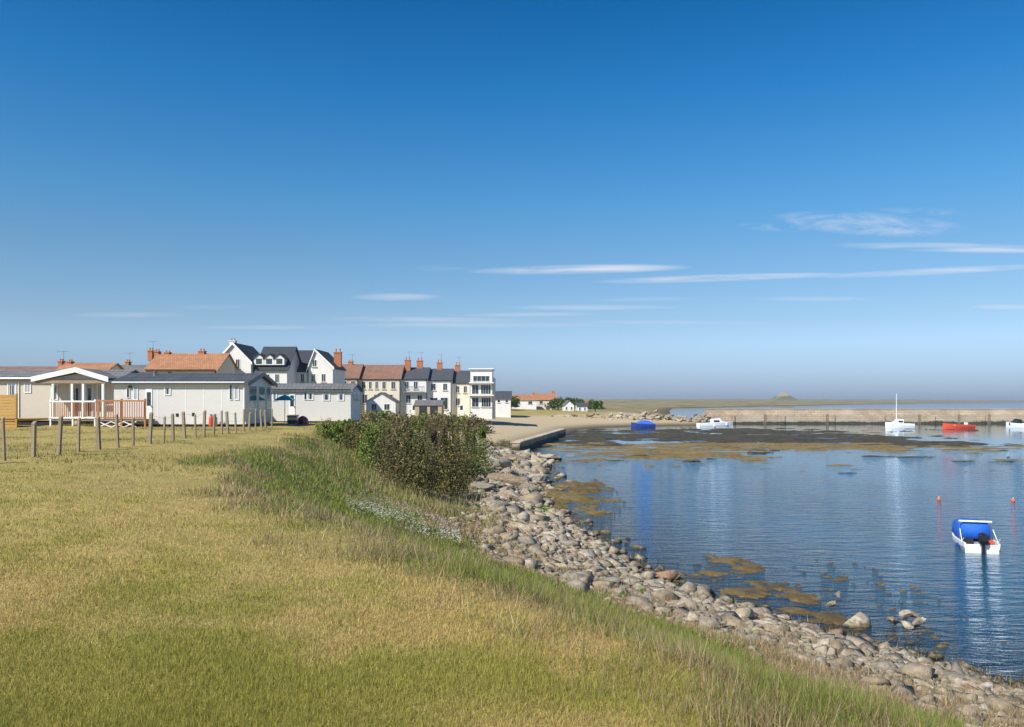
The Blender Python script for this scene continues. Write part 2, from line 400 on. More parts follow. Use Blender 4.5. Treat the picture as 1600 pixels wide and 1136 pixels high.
# ------------------------------------------------------------------ water
def water_material():
    m = bpy.data.materials.new('sea_water'); m.use_nodes = True; t = NT(m.node_tree)
    pos = t.n('ShaderNodeNewGeometry').outputs['Position']
    mp = t.n('ShaderNodeMapping', {0: pos, 2: (0, 0, R(14)), 3: (.55, 1.7, 1)}).outputs[0]
    w1 = t.noise(mp, 1.15, 4, .55, .4); w2 = t.noise(mp, 4.2, 4, .6, .3)
    patch = t.noise(t.n('ShaderNodeMapping', {0: pos, 3: (.05, .02, 1)}).outputs[0], 1.0, 3)
    amp = t.math('MULTIPLY', t.math('MULTIPLY', t.math('SUBTRACT', patch, .18), 1.9, clamp=True), t.math('SUBTRACT', 1.0, t.math('MULTIPLY', t.math('MULTIPLY', t.math('SUBTRACT', t.n('ShaderNodeSeparateXYZ', {0: pos}).outputs[1], 38.0), 1 / 70., clamp=True), .93)))
    h = t.math('MULTIPLY', t.math('ADD', w1, t.math('MULTIPLY', w2, .28)), amp)
    bump = t.n('ShaderNodeBump', {'Strength': 1.0, 'Distance': .15, 'Height': h}).outputs[0]
    dep = t.n('ShaderNodeAttribute', attribute_name='depth').outputs['Fac']
    fr = t.n('ShaderNodeFresnel', {'IOR': 1.33, 'Normal': bump})
    gl = t.n('ShaderNodeBsdfGlossy', {'Color': (.86, .93, 1, 1), 'Roughness': .04, 'Normal': bump})
    tr = t.n('ShaderNodeBsdfTransparent', {0: (.62, .70, .66, 1)})
    df = t.n('ShaderNodeBsdfDiffuse', {0: (.012, .085, .15, 1)})
    body = t.n('ShaderNodeMixShader', {0: dep, 1: tr.outputs[0], 2: df.outputs[0]})
    mx = t.n('ShaderNodeMixShader', {0: fr.outputs[0], 1: body.outputs[0], 2: gl.outputs[0]})
    o = t.n('ShaderNodeOutputMaterial'); t.link(mx.outputs[0], o.inputs[0]); return m


wa, wr = 300, 260
A2, R2 = np.meshgrid(np.radians(np.linspace(-60, 80, wa)), np.geomspace(5, 24000, wr)); wx = (R2 * np.sin(A2)).ravel(); wy = (R2 * np.cos(A2)).ravel()
ws = shore_dist(wx, wy); wdep = 1 - np.exp(-np.clip(WL - height(wx, wy, ws), 0, 10) * 1.15)
keep = ws < 6
I2 = np.arange(wa * wr).reshape(wr, wa); wf = np.stack([I2[:-1, :-1], I2[:-1, 1:], I2[1:, 1:], I2[1:, :-1]], -1).reshape(-1, 4)
wf = wf[keep[wf].any(1)]
water = np_mesh('water', np.stack([wx, wy, np.full(wx.shape, WL)], 1), wf, water_material(), {'depth': ('FLOAT', wdep)}, smooth=True)
tag(water, kind='structure')


# ------------------------------------------------------------------ seaweed and tidal flats (stuff)
def weed_patch(name, x0, x1, y0, y1, nx, ny, blobs, seed, c1, c2, zmax=.10, fine=None):
    X, Y = np.meshgrid(np.linspace(x0, x1, nx), np.linspace(y0, y1, ny)); x = X.ravel(); y = Y.ravel()
    h = np.full(x.shape, -1.0)
    for cx, cy, rx, ry, rot in blobs:
        u = (x - cx) * math.cos(rot) + (y - cy) * math.sin(rot); v = -(x - cx) * math.sin(rot) + (y - cy) * math.cos(rot)
        h = np.maximum(h, 1 - np.sqrt((u / rx) ** 2 + (v / ry) ** 2))
    sc = (x1 - x0) / 26
    h = h + (fbm(x / sc, y / sc * 2.2, 6, seed) - .5) * 2.0
    if fine: h = h * .8 + .12 + (fbm(x / fine, y / fine * (.7 if fine < 1 else 1.6), 5, seed + 8) - .5) * 3.0 * (h > -.7)
    z = WL + np.clip(h, -.4, 1) * zmax + (fbm(x / .35, y / .35, 2, seed + 5) - .5) * .05
    Q = np.arange(nx * ny).reshape(ny, nx); f = np.stack([Q[:-1, :-1], Q[:-1, 1:], Q[1:, 1:], Q[1:, :-1]], -1).reshape(-1, 4)
    f = f[(z[f] > WL + .002).any(1)]
    o = np_mesh(name, np.stack([x, y, z], 1), f, mat(name + '_cover', c1, .6, .35, 1.6, c2=c2, bump=.6, bscale=6, spec=.3), smooth=True)
    tag(o, kind='stuff'); return o



def blobs_px(lst):
    out = []
    for px, py, rx, ry in lst:
        x, d = G(px, py); out.append((x, d, rx / F * d, ry * d / (py - HZ), 0.0))
    return out


weed_patch('seaweed_beds', 4, 95, 78, 172, 420, 360, blobs_px([(930, 681, 70, 7), (1040, 681, 110, 7), (1150, 683, 120, 8), (1270, 687, 120, 6), (1380, 691, 90, 5), (1440, 693, 70, 4), (1190, 675, 90, 4)]), 31, (.018, .020, .010), (.11, .08, .03), .22, 4.5)
weed_patch('brown_wrack', 3, 75, 66, 112, 360, 260, blobs_px([(1090, 694, 190, 6), (1300, 697, 190, 5), (1050, 709, 105, 7), (930, 692, 60, 5), (1130, 712, 40, 4)]), 47, (.10, .065, .015), (.32, .22, .06), .12, 3.0)
weed_patch('weedy_rocks', -.5, 7, 39, 62, 260, 260, blobs_px([(893, 778, 38, 14), (905, 762, 30, 8), (868, 790, 26, 8), (850, 776, 20, 14)]), 53, (.07, .05, .015), (.26, .18, .05), .09, .9)
weed_patch('wrack_strand', 5, 13, 17, 31, 300, 340, blobs_px([(1135, 874, 22, 5), (1110, 896, 16, 3), (1170, 890, 22, 4), (1210, 915, 26, 5), (1255, 935, 26, 6), (1160, 925, 26, 5), (1235, 955, 28, 5), (1290, 965, 25, 6)]), 59, (.06, .042, .018), (.22, .15, .05), .06, .55)


# ------------------------------------------------------------------ shore stones
def rock_material():
    m = bpy.data.materials.new('shore_stone'); m.use_nodes = True; t = NT(m.node_tree)
    tc = t.n('ShaderNodeTexCoord'); oi = t.n('ShaderNodeObjectInfo'); pos = t.n('ShaderNodeNewGeometry').outputs['Position']
    base = t.ramp(oi.outputs['Random'], [(0, (.36, .29, .20)), (.25, (.50, .41, .29)), (.5, (.40, .365, .31)), (.75, (.60, .51, .37)), (.92, (.66, .60, .48)), (1, (.42, .25, .15))])
    n = t.noise(pos, 7, 6, .7); c = t.mix(t.math('MULTIPLY', t.math('SUBTRACT', n, .3), 2.2, clamp=True), t.mix(1.0, base, (.36, .34, .32), 'MULTIPLY'), base)
    sep = t.n('ShaderNodeSeparateXYZ', {0: pos})
    wetf = t.math('MULTIPLY', t.math('SUBTRACT', WL + .30, t.math('ADD', sep.outputs[2], t.math('MULTIPLY', n, .25))), 6.0, clamp=True)
    c = t.mix(wetf, c, t.mix(n, (.035, .03, .016), (.11, .085, .035)))
    p = t.n('ShaderNodeBsdfPrincipled', {'Base Color': c, 'Roughness': .85, 'Specular IOR Level': .25})
    t.link(t.n('ShaderNodeBump', {'Strength': 1.0, 'Distance': .05, 'Height': t.noise(pos, 11, 7, .7)}).outputs[0], p.inputs['Normal'])
    o = t.n('ShaderNodeOutputMaterial'); t.link(p.outputs[0], o.inputs[0]); return m


M['rock'] = rock_material()


def rock_mesh(seed, sub=2):
    """angular broken stone: the hull of a few random points, edges slightly knocked off"""
    bm = bmesh.new(); r = random.Random(seed); n = 16 if sub > 1 else 11
    for i in range(n):
        v = Vector((r.gauss(0, 1), r.gauss(0, 1), r.gauss(0, 1))).normalized() * r.uniform(.8, 1.05); bm.verts.new((v.x * r.uniform(1.0, 1.3), v.y * r.uniform(.8, 1.0), v.z * r.uniform(.55, .8)))
    res = bmesh.ops.convex_hull(bm, input=bm.verts[:]); bmesh.ops.delete(bm, geom=[g for g in res['geom_interior'] if isinstance(g, bmesh.types.BMVert)], context='VERTS')
    if sub > 1:
        bmesh.ops.bevel(bm, geom=bm.edges[:], offset=.045, segments=1, affect='EDGES', clamp_overlap=True)
        bmesh.ops.triangulate(bm, faces=bm.faces[:]); bmesh.ops.subdivide_edges(bm, edges=bm.edges[:], cuts=1, use_grid_fill=True)
        for v in bm.verts: v.co += v.co.normalized() * .06 * mnoise.noise(v.co * 3.1 + Vector((seed * 3.7, 0, 0)))
    bmesh.ops.recalc_face_normals(bm, faces=bm.faces[:]); bmesh.ops.triangulate(bm, faces=bm.faces[:])
    me = bpy.data.meshes.new('boulder'); bm.to_mesh(me); bm.free(); me.materials.append(M['rock'])
    return me


ROCKS = [rock_mesh(i) for i in range(14)]

def put_boulder(x, y, z, sx, sy, sz, label, group):
    o = bpy.data.objects.new('boulder', rnd.choice(ROCKS)); COL.objects.link(o); o.location = (x, y, z)
    o.scale = (sx, sy, sz); o.rotation_euler = (rnd.uniform(-.4, .4), rnd.uniform(-.4, .4), rnd.uniform(0, 6.28))
    return tag(o, label, 'boulder', group)


def stone_field(name, xs, ys, zs, sizes, m=None):
    """many small stones nobody could count, as one mesh"""
    small = [rock_mesh(100 + i, 1) for i in range(12)]; vs = []; fs = []; tn = []; b = 0; sv = []; sf = []
    for me in small:
        a = np.zeros(len(me.vertices) * 3); me.vertices.foreach_get('co', a); sv.append(a.reshape(-1, 3)); sf.append(np.array([tuple(p.vertices) for p in me.polygons]))
    for x, y, z, q in zip(xs, ys, zs, sizes):
        k = rng.integers(len(sv)); v = sv[k] * (q * np.array([rng.uniform(.8, 1.35), rng.uniform(.7, 1.1), rng.uniform(.5, 1.0)]))
        a, bb = rng.uniform(0, 6.28), rng.uniform(-.8, .8); ca, sa = math.cos(a), math.sin(a); cb, sb = math.cos(bb), math.sin(bb)
        v = v @ np.array([[1, 0, 0], [0, cb, -sb], [0, sb, cb]]) @ np.array([[ca, -sa, 0], [sa, ca, 0], [0, 0, 1]])
        vs.append(v + np.array([x, y, z])); fs.append(sf[k] + b); b += len(v); tn.append(np.full(len(v), rng.random()))
    o = np_mesh(name, np.concatenate(vs), np.concatenate(fs), m or M['rubble'], {'tone': ('FLOAT', np.concatenate(tn))})
    for me in small: bpy.data.meshes.remove(me)
    return tag(o, kind='stuff')


def rubble_material():
    m = M['rock'].copy(); m.name = 'rubble_stone'; nt = m.node_tree
    a = nt.nodes.new('ShaderNodeAttribute'); a.attribute_name = 'tone'
    oi = [n for n in nt.nodes if n.type == 'OBJECT_INFO'][0]
    for l in list(nt.links):
        if l.from_node == oi: nt.links.new(a.outputs['Fac'], l.to_socket)
    return m


M['rubble'] = rubble_material()


def polar(n, y0, y1, a0=-38, a1=44):
    r = np.exp(rng.uniform(math.log(y0), math.log(y1), n)); a = np.radians(rng.uniform(a0, a1, n)); return r * np.sin(a), r * np.cos(a)


x, y = polar(150000, 8, 90, -12, 46); s_ = shore_dist(x, y)
jit = (fbm(x / 1.6, y / 1.6, 3, 21) - .5) * 4.0
pr = np.where(s_ < -.1, .5 * sstep(-2.5, -.1, s_), 1 - sstep(1.2, 7.5, s_ + jit * .8)); ok = (s_ > -3.0) & (rng.random(len(x)) < pr)
x, y, s_ = x[ok], y[ok], s_[ok]; z = height(x, y, s_)
n_st = 21000; x, y, z, s_ = x[:n_st], y[:n_st], z[:n_st], s_[:n_st]
size = np.exp(rng.normal(0, .6, len(x))) * (.030 + .0022 * np.hypot(x, y)) * np.where(s_ > 5, .75, 1)
stone_field('rubble_stones', x, y, z + size * .15, size)
x, y = polar(60000, 9, 95, -12, 44); s_ = shore_dist(x, y); ok = (s_ > -.2) & (s_ < 3.6); x, y, s_ = x[ok], y[ok], s_[ok]; z = height(x, y, s_)
for i in range(158):
    d = math.hypot(x[i], y[i]); q = rnd.uniform(.55, 1.5) * (.03 + .0040 * d) * (1.5 if d > 45 else 1)
    put_boulder(x[i], y[i], z[i] + q * .2, q * rnd.uniform(.8, 1.2), q * rnd.uniform(.7, 1.1), q * rnd.uniform(.8, 1.2),
                'angular pale sandstone boulder on the rubble bank between grass and water', 'boulders along the rubble bank')
for px, py, q in [(1395, 975, .17), (1412, 968, .2), (1428, 966, .16), (1432, 979, .2), (1418, 982, .15), (1440, 974, .12), (1310, 935, .13), (1300, 948, .16)]:
    gx_, gy_ = G(px, py, WL + .05)
    put_boulder(gx_, gy_, WL + .15, q * 1.3, q, q, 'bleached whitish stone standing clear of the shallow water just off the bank', 'whitish stones in the shallows')
for px, py, q in [(735, 740, 1.0), (760, 731, .9), (780, 722, 1.1), (806, 716, .9), (750, 762, .8), (790, 745, 1.0), (815, 735, .9), (770, 788, .7), (800, 770, .8), (826, 752, .8), (838, 735, .8), (740, 714, .8), (842, 712, .9), (860, 704, .9)]:
    gx_, gy_ = G(px, py, -3.4); zz = zat(gx_, gy_)
    put_boulder(gx_, gy_, zz + .25, q * 1.4, q, q * .8, 'big pale slab of rock heaped at the corner of the bank by the quay', 'big slabs at the corner of the bank')
for i in range(120):                                  # heap of boulders before the root of the pier
    px = rnd.uniform(862, 1112); t_ = rnd.random(); Y = 197 + t_ * 8
    top = -1.0 - 1.1 * abs(px - 1010) / 150
    gx_ = (px - 800) / F * Y; q = rnd.uniform(.55, 1.15)
    put_boulder(gx_, Y, -3.9 + (top + 3.9) * t_ * rnd.uniform(.7, 1.1), q * rnd.uniform(.9, 1.4), q, q * .9,
                'pale boulder in the long heap before the root of the harbour wall', 'boulders heaped at the pier root')

# low quay wall beside the pale sand
q0, q1 = G(812, 706, WL), G(884, 680, WL); mb = MB()
dx, dy = q1[0] - q0[0], q1[1] - q0[1]; L = math.hypot(dx, dy)
mb.box(0, L, 0, .9, -1.0, 1.0); mb.box(-.1, L + .1, -.12, 1.1, 1.002, 1.16)
qw = mb.build('quay_wall', M['seawall'], bevel=.03); qw.location = (q0[0], q0[1], WL); qw.rotation_euler = (0, 0, math.atan2(dy, dx))
tag(qw, 'low dark stone quay wall holding the pale sand at the edge of the inlet', 'quay wall')

# ------------------------------------------------------------------ harbour wall
def pier():
    root = empty('harbour_wall', P(1330, 662, 207)); tag(root, 'long straight tan stone harbour wall across the far side of the bay', 'harbour wall')
    inv = Vector(root.location)
    Y = 207; x0 = (1108 - 800) / F * Y; x1 = (1850 - 800) / F * Y; zt = P(0, 640, Y).z; zm = P(0, 648, Y).z
    def loc(b): b.v = [tuple(Vector(q) - inv) for q in b.v]; return b
    b = MB().box(x0, x1, Y, Y + 7, WL - 2, zm); loc(b).build('lower_wall', M['seawall'], root)
    b = MB().box(x0, x1, Y + 2.2, Y + 4.2, zm + .004, zt); loc(b).build('parapet', M['seawall'], root)
    b = MB().box(x0 - .1, x1, Y + 2.1, Y + 4.3, zt + .004, zt + .22); loc(b).build('coping', M['seawall'], root)
    for px in (1195, 1292, 1436, 1498, 1545, 1640):
        xx = (px - 800) / F * Y; b = MB()
        b.box(xx - .3, xx - .2, Y - .16, Y - .04, WL - .3, zm + .3); b.box(xx + .2, xx + .3, Y - .16, Y - .04, WL - .3, zm + .3)
        for k in range(12): b.box(xx - .2, xx + .2, Y - .13, Y - .07, WL + .1 + k * .28, WL + .15 + k * .28)
        loc(b).build('ladder', M['wood'], root)
    for k in range(9):
        xx = x0 + 6 + k * 13.0; b = MB().box(xx - .55, xx + .55, Y - .35, Y - .003, WL - 1.5, zm - .15); loc(b).build('buttress', M['seawall'], root)


pier()


# ------------------------------------------------------------------ grass
def blades(name, x, y, z, ln, wd, colr, lean=.45, seg2=False):
    n = len(x); a = rng.uniform(0, 6.283, n); l = rng.uniform(.1, 1, n) * lean; b = rng.uniform(0, 6.283, n)
    bx, by = np.cos(a) * wd, np.sin(a) * wd
    tx = x + np.cos(b) * ln * l; ty = y + np.sin(b) * ln * l; tz = z + ln * np.sqrt(np.maximum(.1, 1 - l * l))
    v = np.empty((n, 3, 3)); v[:, 0] = np.stack([x - bx, y - by, z], 1); v[:, 1] = np.stack([x + bx, y + by, z], 1); v[:, 2] = np.stack([tx, ty, tz], 1)
    c = np.ones((n, 3, 4)); c[:, :, :3] = colr[:, None, :]
    c = c.reshape(-1, 4)
    o = np_mesh(name, v.reshape(-1, 3), np.arange(n * 3).reshape(-1, 3), M['blade'], {'tint': ('FLOAT_COLOR', c)})
    return tag(o, kind='stuff')


def pick(n, cols, var=.25, w=None):
    c = np.array(cols)[rng.choice(len(cols), n, p=w)]; return np.clip(c * np.exp(rng.normal(0, var, (n, 1))), 0, .9)


def lawn():
    n = 520000
    py = HZ + 52 + (1190 - HZ - 52) * rng.random(n) ** .8; px = rng.uniform(-250, 1500, n)
    d = F * EYE / (py - HZ); x = (px - 800) / F * d; y = d; s = shore_dist(x, y)
    ra, dr, gr, sa, du = ground_attrs(x, y, s); ok = (rng.random(n) > (ra + dr + gr) * .95) & (s > 11); x, y, s, d = x[ok], y[ok], s[ok], d[ok]
    z = height(x, y, s); n = len(x)
    f = fbm(x / 2.6, y / 4.5, 4, 61); g = fbm(x / .7, y / .9, 3, 62)
    w = np.clip((f - .5) * 5 + (g - .5) * 2.4 + (fbm(x / 9, y / 16, 3, 66) - .5) * 1.9 + .26, 0, 1)[:, None]
    dryc = pick(n, [(.51, .385, .145), (.58, .45, .19), (.44, .325, .12)], .18); grn = pick(n, [(.27, .27, .05), (.34, .325, .07), (.40, .35, .09)], .2)
    col = np.where(rng.random((n, 1)) < w, grn, dryc)
    ln = rng.uniform(.025, .055, n) * (1 + .9 * (g - .5)); wd = np.maximum(.0016, .00042 * d)
    blades('lawn_grass', x, y, z - .004, ln * (1 + d * .012), wd, col, .9)


def bank():
    n = 900000
    x, y = polar(n, 3.5, 62, -36, 46); s = shore_dist(x, y); ra, dr, gr, sa, du = ground_attrs(x, y, s)
    keep = rng.random(n) < (gr * .85 + dr * .95 + ra * .20); x, y, s, gr, dr = x[keep], y[keep], s[keep], gr[keep], dr[keep]
    n = min(len(x), 440000); x, y, s, gr, dr = x[:n], y[:n], s[:n], gr[:n], dr[:n]; z = height(x, y, s)
    f = fbm(x / 1.1, y / 1.1, 4, 71)
    isg = rng.random(n) < np.clip(gr * .85 + (f - .5) * 1.8, .03, .95)
    g = pick(n, [(.19, .27, .034), (.25, .32, .042), (.14, .20, .03), (.30, .32, .065), (.14, .13, .04)], .22); st = pick(n, [(.42, .32, .16), (.52, .42, .24), (.30, .22, .12), (.30, .19, .13), (.26, .19, .10)], .2)
    col = np.where(isg[:, None], g, st); d = np.hypot(x, y)
    ln = rng.uniform(.06, .21, n) * np.where(isg, 1.0, 1.15) * np.clip(-.15 + 2.3 * fbm(x / .5, y / .5, 3, 72), .3, 1.9); wd = np.maximum(.0022, .00036 * d) * rng.uniform(.7, 1.4, n)
    blades('bank_grass', x, y, z - .01, ln, wd, col, .85)


lawn(); bank()
for i in range(1):
    n = 60000; x = rng.uniform(-30, 2, n); y = rng.uniform(20, 62, n); s = shore_dist(x, y); ok = (s > 10) & (x < -y * .02)
    x, y, s = x[ok], y[ok], s[ok]; f = fbm(x / 2.5, y / 2.5, 3, 81); ok = f > .56; x, y, s = x[ok], y[ok], s[ok]; n = len(x)
    blades('rough_tufts', x, y, height(x, y, s), rng.uniform(.06, .16, n), np.full(n, .010), pick(n, [(.22, .21, .05), (.34, .28, .11), (.15, .16, .04)], .2), .7)


def ray(px, py):
    """where a line of sight through the old photo point meets the ground"""
    t = np.geomspace(2, 200, 4000); x = (px - 800) / F * t; z = EYE - (py - HZ) / F * t
    h = height(x, t); i = int(np.argmax(z <= h)); return float(x[i]), float(t[i]), float(h[i])


# ------------------------------------------------------------------ leafy plants and shrubs
def leaves(name, cx, cy, cz, n, rx, ry, rz, size, cols, parent, seed, hollow=.35, elong=1.8, shape=None):
    r = np.random.default_rng(seed)
    p = r.normal(0, 1, (n, 3)); p /= np.linalg.norm(p, axis=1)[:, None]; p *= (hollow + (1 - hollow) * r.random(n) ** .6)[:, None]
    p[:, 2] = np.abs(p[:, 2])
    lump = .42 + 1.1 * np.array([mnoise.noise(Vector((q[0] * 2.1 + seed, q[1] * 2.1, q[2] * 2.1))) * .5 + .5 for q in p])
    if name == 'shoot': lump = lump * 0 + .8
    p *= lump[:, None]; c = p * np.array([rx, ry, rz]) + np.array([cx, cy, cz])
    a = r.normal(0, 1, (n, 3)); a[:, 2] += .3; a /= np.linalg.norm(a, axis=1)[:, None]; b = np.cross(a, r.normal(0, 1, (n, 3))); b /= np.linalg.norm(b, axis=1)[:, None]
    sz = size * r.uniform(.6, 1.4, n)[:, None]
    v = np.stack([c - a * sz * elong * .5, c + b * sz * .5, c + a * sz * elong * .5, c - b * sz * .5], 1).reshape(-1, 3)
    col = np.array(cols)[r.choice(len(cols), n)] * np.exp(r.normal(0, .25, (n, 1)))
    t = np.ones((n, 4, 4)); t[:, :, :3] = col[:, None]
    o = np_mesh(name, v, np.arange(n * 4).reshape(-1, 4), M['leaf'], {'tint': ('FLOAT_COLOR', t.reshape(-1, 4))}); o.parent = parent
    return o


def shrub(x, y, top, rad, label, group, cols, seed, n=2600, leaf=.075, name='shrub', cat='shrub'):
    z = zat(x, y); h = max(.05, top - z); root = empty(name, (x, y, z - .03)); tag(root, label, cat, group)
    m = MB(); r = random.Random(seed)
    for k in range(12 if name == 'shrub' else 7):
        a = r.uniform(0, 6.28); q = r.uniform(.3, .95 if name == 'shrub' else .7) * rad
        w = min(.022, rad * .02); m.tube((r.uniform(-.08, .08) * rad, r.uniform(-.08, .08) * rad, 0), (math.cos(a) * q * .5, math.sin(a) * q * .5, h * .5), w, w * .6, 6)
        m.tube((math.cos(a) * q * .5, math.sin(a) * q * .5, h * .5), (math.cos(a) * q, math.sin(a) * q, h * (r.uniform(.8, 1.22) if name == 'shrub' else r.uniform(.7, .95))), w * .6, w * .2, 6)
    m.build('stem', M['bark'], root)
    leaves('foliage', 0, 0, h * .08, n, rad, rad, h * .92, leaf, cols, root, seed)
    if name == 'shrub':
        for k in range(5):
            a = r.uniform(0, 6.28); d = rad * r.uniform(.1, .7); e = r.uniform(.12, .3)
            leaves('shoot', math.cos(a) * d, math.sin(a) * d, h * .72, 300, .13, .13, h * .22 + e, leaf, cols, root, seed * 7 + k, hollow=.1)
    return root


THC = [[(.12, .125, .035), (.17, .16, .05), (.22, .17, .075)], [(.17, .13, .065), (.23, .175, .085), (.12, .115, .04)], [(.16, .21, .04), (.22, .27, .055), (.12, .155, .04)]]
k = 0
for Y, pxs, tops in [(36, (570, 612, 652), (678, 675, 677)), (40, (538, 585, 632, 674, 704), (666, 661, 661, 664, 672)),
                     (47, (520, 560, 604, 648, 690, 722), (660, 657, 656, 656, 659, 664)), (55, (535, 580, 626, 672, 716, 745), (657, 655, 655, 655, 656, 660))]:
    for px, tp in zip(pxs, tops):
        if (px * 7 + Y) % 11 == 0: continue
        tp += rnd.uniform(-5, 7); k += 1; tone = 2 if (px + Y) % 5 == 0 or px < 545 else (1 if k % 2 else 0); p = P(px, tp, Y)
        lab = ['dark olive shrub in the low thicket on the bank', 'brownish twiggy shrub in the low thicket on the bank', 'fresh green shrub in the low thicket on the bank'][tone]
        shrub(p.x, Y, p.z, rnd.uniform(.8, 1.8) * (Y / 40) ** .4, lab, 'shrubs of the thicket on the bank', THC[tone], k, n=(3800, 2300, 3600)[tone], leaf=(.062, .052, .066)[tone])
for i, (px, py, h, r_) in enumerate([(540, 700, .55, .5), (566, 708, .45, .45), (590, 716, .5, .5), (618, 722, .4, .5), (522, 688, .6, .6), (646, 730, .4, .45), (676, 734, .45, .4), (512, 672, .7, .7), (700, 738, .4, .4)]):
    gx_, gy_, gz_ = ray(px, py); shrub(gx_, gy_, gz_ + h, r_, 'small bush in the grass along the near edge of the thicket', 'small bushes in front of the thicket', THC[i % 3], 800 + i, n=900, leaf=.05, name='low_bush', cat='bush')
for i, (px, py, h, r_) in enumerate([(744, 712, 1.0, 1.2), (762, 702, 1.1, 1.3), (788, 698, 1.0, 1.2), (728, 730, .8, .9), (772, 718, .7, .9), (712, 738, .7, .9)]):
    gx_, gy_, gz_ = ray(px, py); shrub(gx_, gy_, gz_ + h, r_, 'low scrubby bush among the stones at the water side of the thicket', 'scrub bushes among the stones', THC[i % 2], 850 + i, n=1300, leaf=.06, name='low_bush', cat='bush')
n = 9000; px = rng.uniform(500, 780, n); py = rng.uniform(672, 752, n); Y = F * (EYE + 1.4) / (py - HZ); x = (px - 800) / F * Y; y = Y; s = shore_dist(x, y); ok = (s > 4) & (fbm(x / .8, y / .8, 3, 93) > .50); x, y = x[ok], y[ok]; n = len(x)
blades('tall_grass_stems', x, y, height(x, y) - .02, rng.uniform(.35, .85, n), np.full(n, .011), pick(n, [(.40, .32, .15), (.28, .27, .08), (.18, .22, .05), (.48, .39, .20)], .2), .55)
n = 2200; px = rng.uniform(540, 720, n); Y = rng.uniform(20, 27, n); x = (px - 800) / F * Y; y = Y; ok = fbm(x / .6, y / .6, 3, 91) > .52; x, y = x[ok], y[ok]
z = height(x, y); n = len(x); c = np.stack([x, y, z + rng.uniform(.35, .6, n)], 1); v = np.empty((n, 4, 3)); q = rng.uniform(.012, .03, n)
v[:, 0] = c + np.stack([q, q * 0, q * .2], 1); v[:, 1] = c + np.stack([q * 0, q, q * 0], 1); v[:, 2] = c - np.stack([q, q * 0, q * .2], 1); v[:, 3] = c - np.stack([q * 0, q, q * 0], 1)
tag(np_mesh('white_flower_heads', v.reshape(-1, 3), np.arange(n * 4).reshape(-1, 4), M['trim']), kind='stuff')
WEED = [(.13, .27, .02), (.18, .34, .03), (.10, .20, .02)]
for i, (px, py, h, r_, lab) in enumerate([(948, 938, .16, .2, 'bright green leafy weed on the bank, leftmost of a row of three'), (972, 932, .14, .2, 'bright green leafy weed in the middle of the row of three on the bank'),
                                  (1000, 926, .16, .2, 'bright green leafy weed at the water end of the row of three on the bank'), (1412, 1088, .07, .075, 'bright green weed among stones near the lower right corner'),
                                  (1392, 1112, .08, .08, 'taller bright green weed where bank grass meets the stones at lower right'), (1330, 1128, .06, .08, 'green leafy clump at the bottom edge of the bank'),
                                  (845, 800, .3, .7, 'green weed clump at the water edge beside the brown wrack'), (1082, 1000, .08, .1, 'small green weed in the straw coloured band of the bank')]):
    gx_, gy_, gz_ = ray(px, py); shrub(gx_, gy_, gz_ + h, r_, lab, None, WEED, 300 + i, n=420, leaf=.01 + .09 * r_, name='leafy_weed', cat='weed')


# ------------------------------------------------------------------ fence
def fence():
    x = -14.3; root = empty('post_and_wire_fence', (x, 24, zat(x, 24))); tag(root, 'grey timber post and wire fence running along the left of the lawn to the caravans', 'fence')
    ys = [19.9, 21.2] + [22.5 + 1.27 * i for i in range(23)]; pts = []
    for i, yy in enumerate(ys):
        xx = x + .04 * math.sin(i * 2.1) - (.05 * max(0, yy - 32)); z = zat(xx, yy); h = 1.14 + .10 * math.sin(i * 3.7); lx = .08 * math.sin(i * 5.1); w = .05 + .012 * math.sin(i * 2.3)
        b = MB(); c = Vector((xx, yy, z)) - root.location
        b.add([(c.x - w, c.y - w, c.z - .3), (c.x + w, c.y - w, c.z - .3), (c.x + w, c.y + w, c.z - .3), (c.x - w, c.y + w, c.z - .3),
               (c.x - w + lx, c.y - w, c.z + h - .03), (c.x + w + lx, c.y - w, c.z + h - .03), (c.x + w + lx, c.y + w, c.z + h + .03), (c.x - w + lx, c.y + w, c.z + h + .03)],
              [(0, 3, 2, 1), (4, 5, 6, 7), (0, 1, 5, 4), (1, 2, 6, 5), (2, 3, 7, 6), (3, 0, 4, 7)])
        b.build('post', M['wood'], root, bevel=.01); pts.append((c, h))
    for fr in (.25, .55, .92):
        b = MB()
        for (c0, h0), (c1, h1) in zip(pts[:-1], pts[1:]):
            b.tube((c0.x + .06, c0.y, c0.z + h0 * fr), (c1.x + .06, c1.y, c1.z + h1 * fr), .004, n=5)
        b.build('wire', M['wire'], root)


fence()


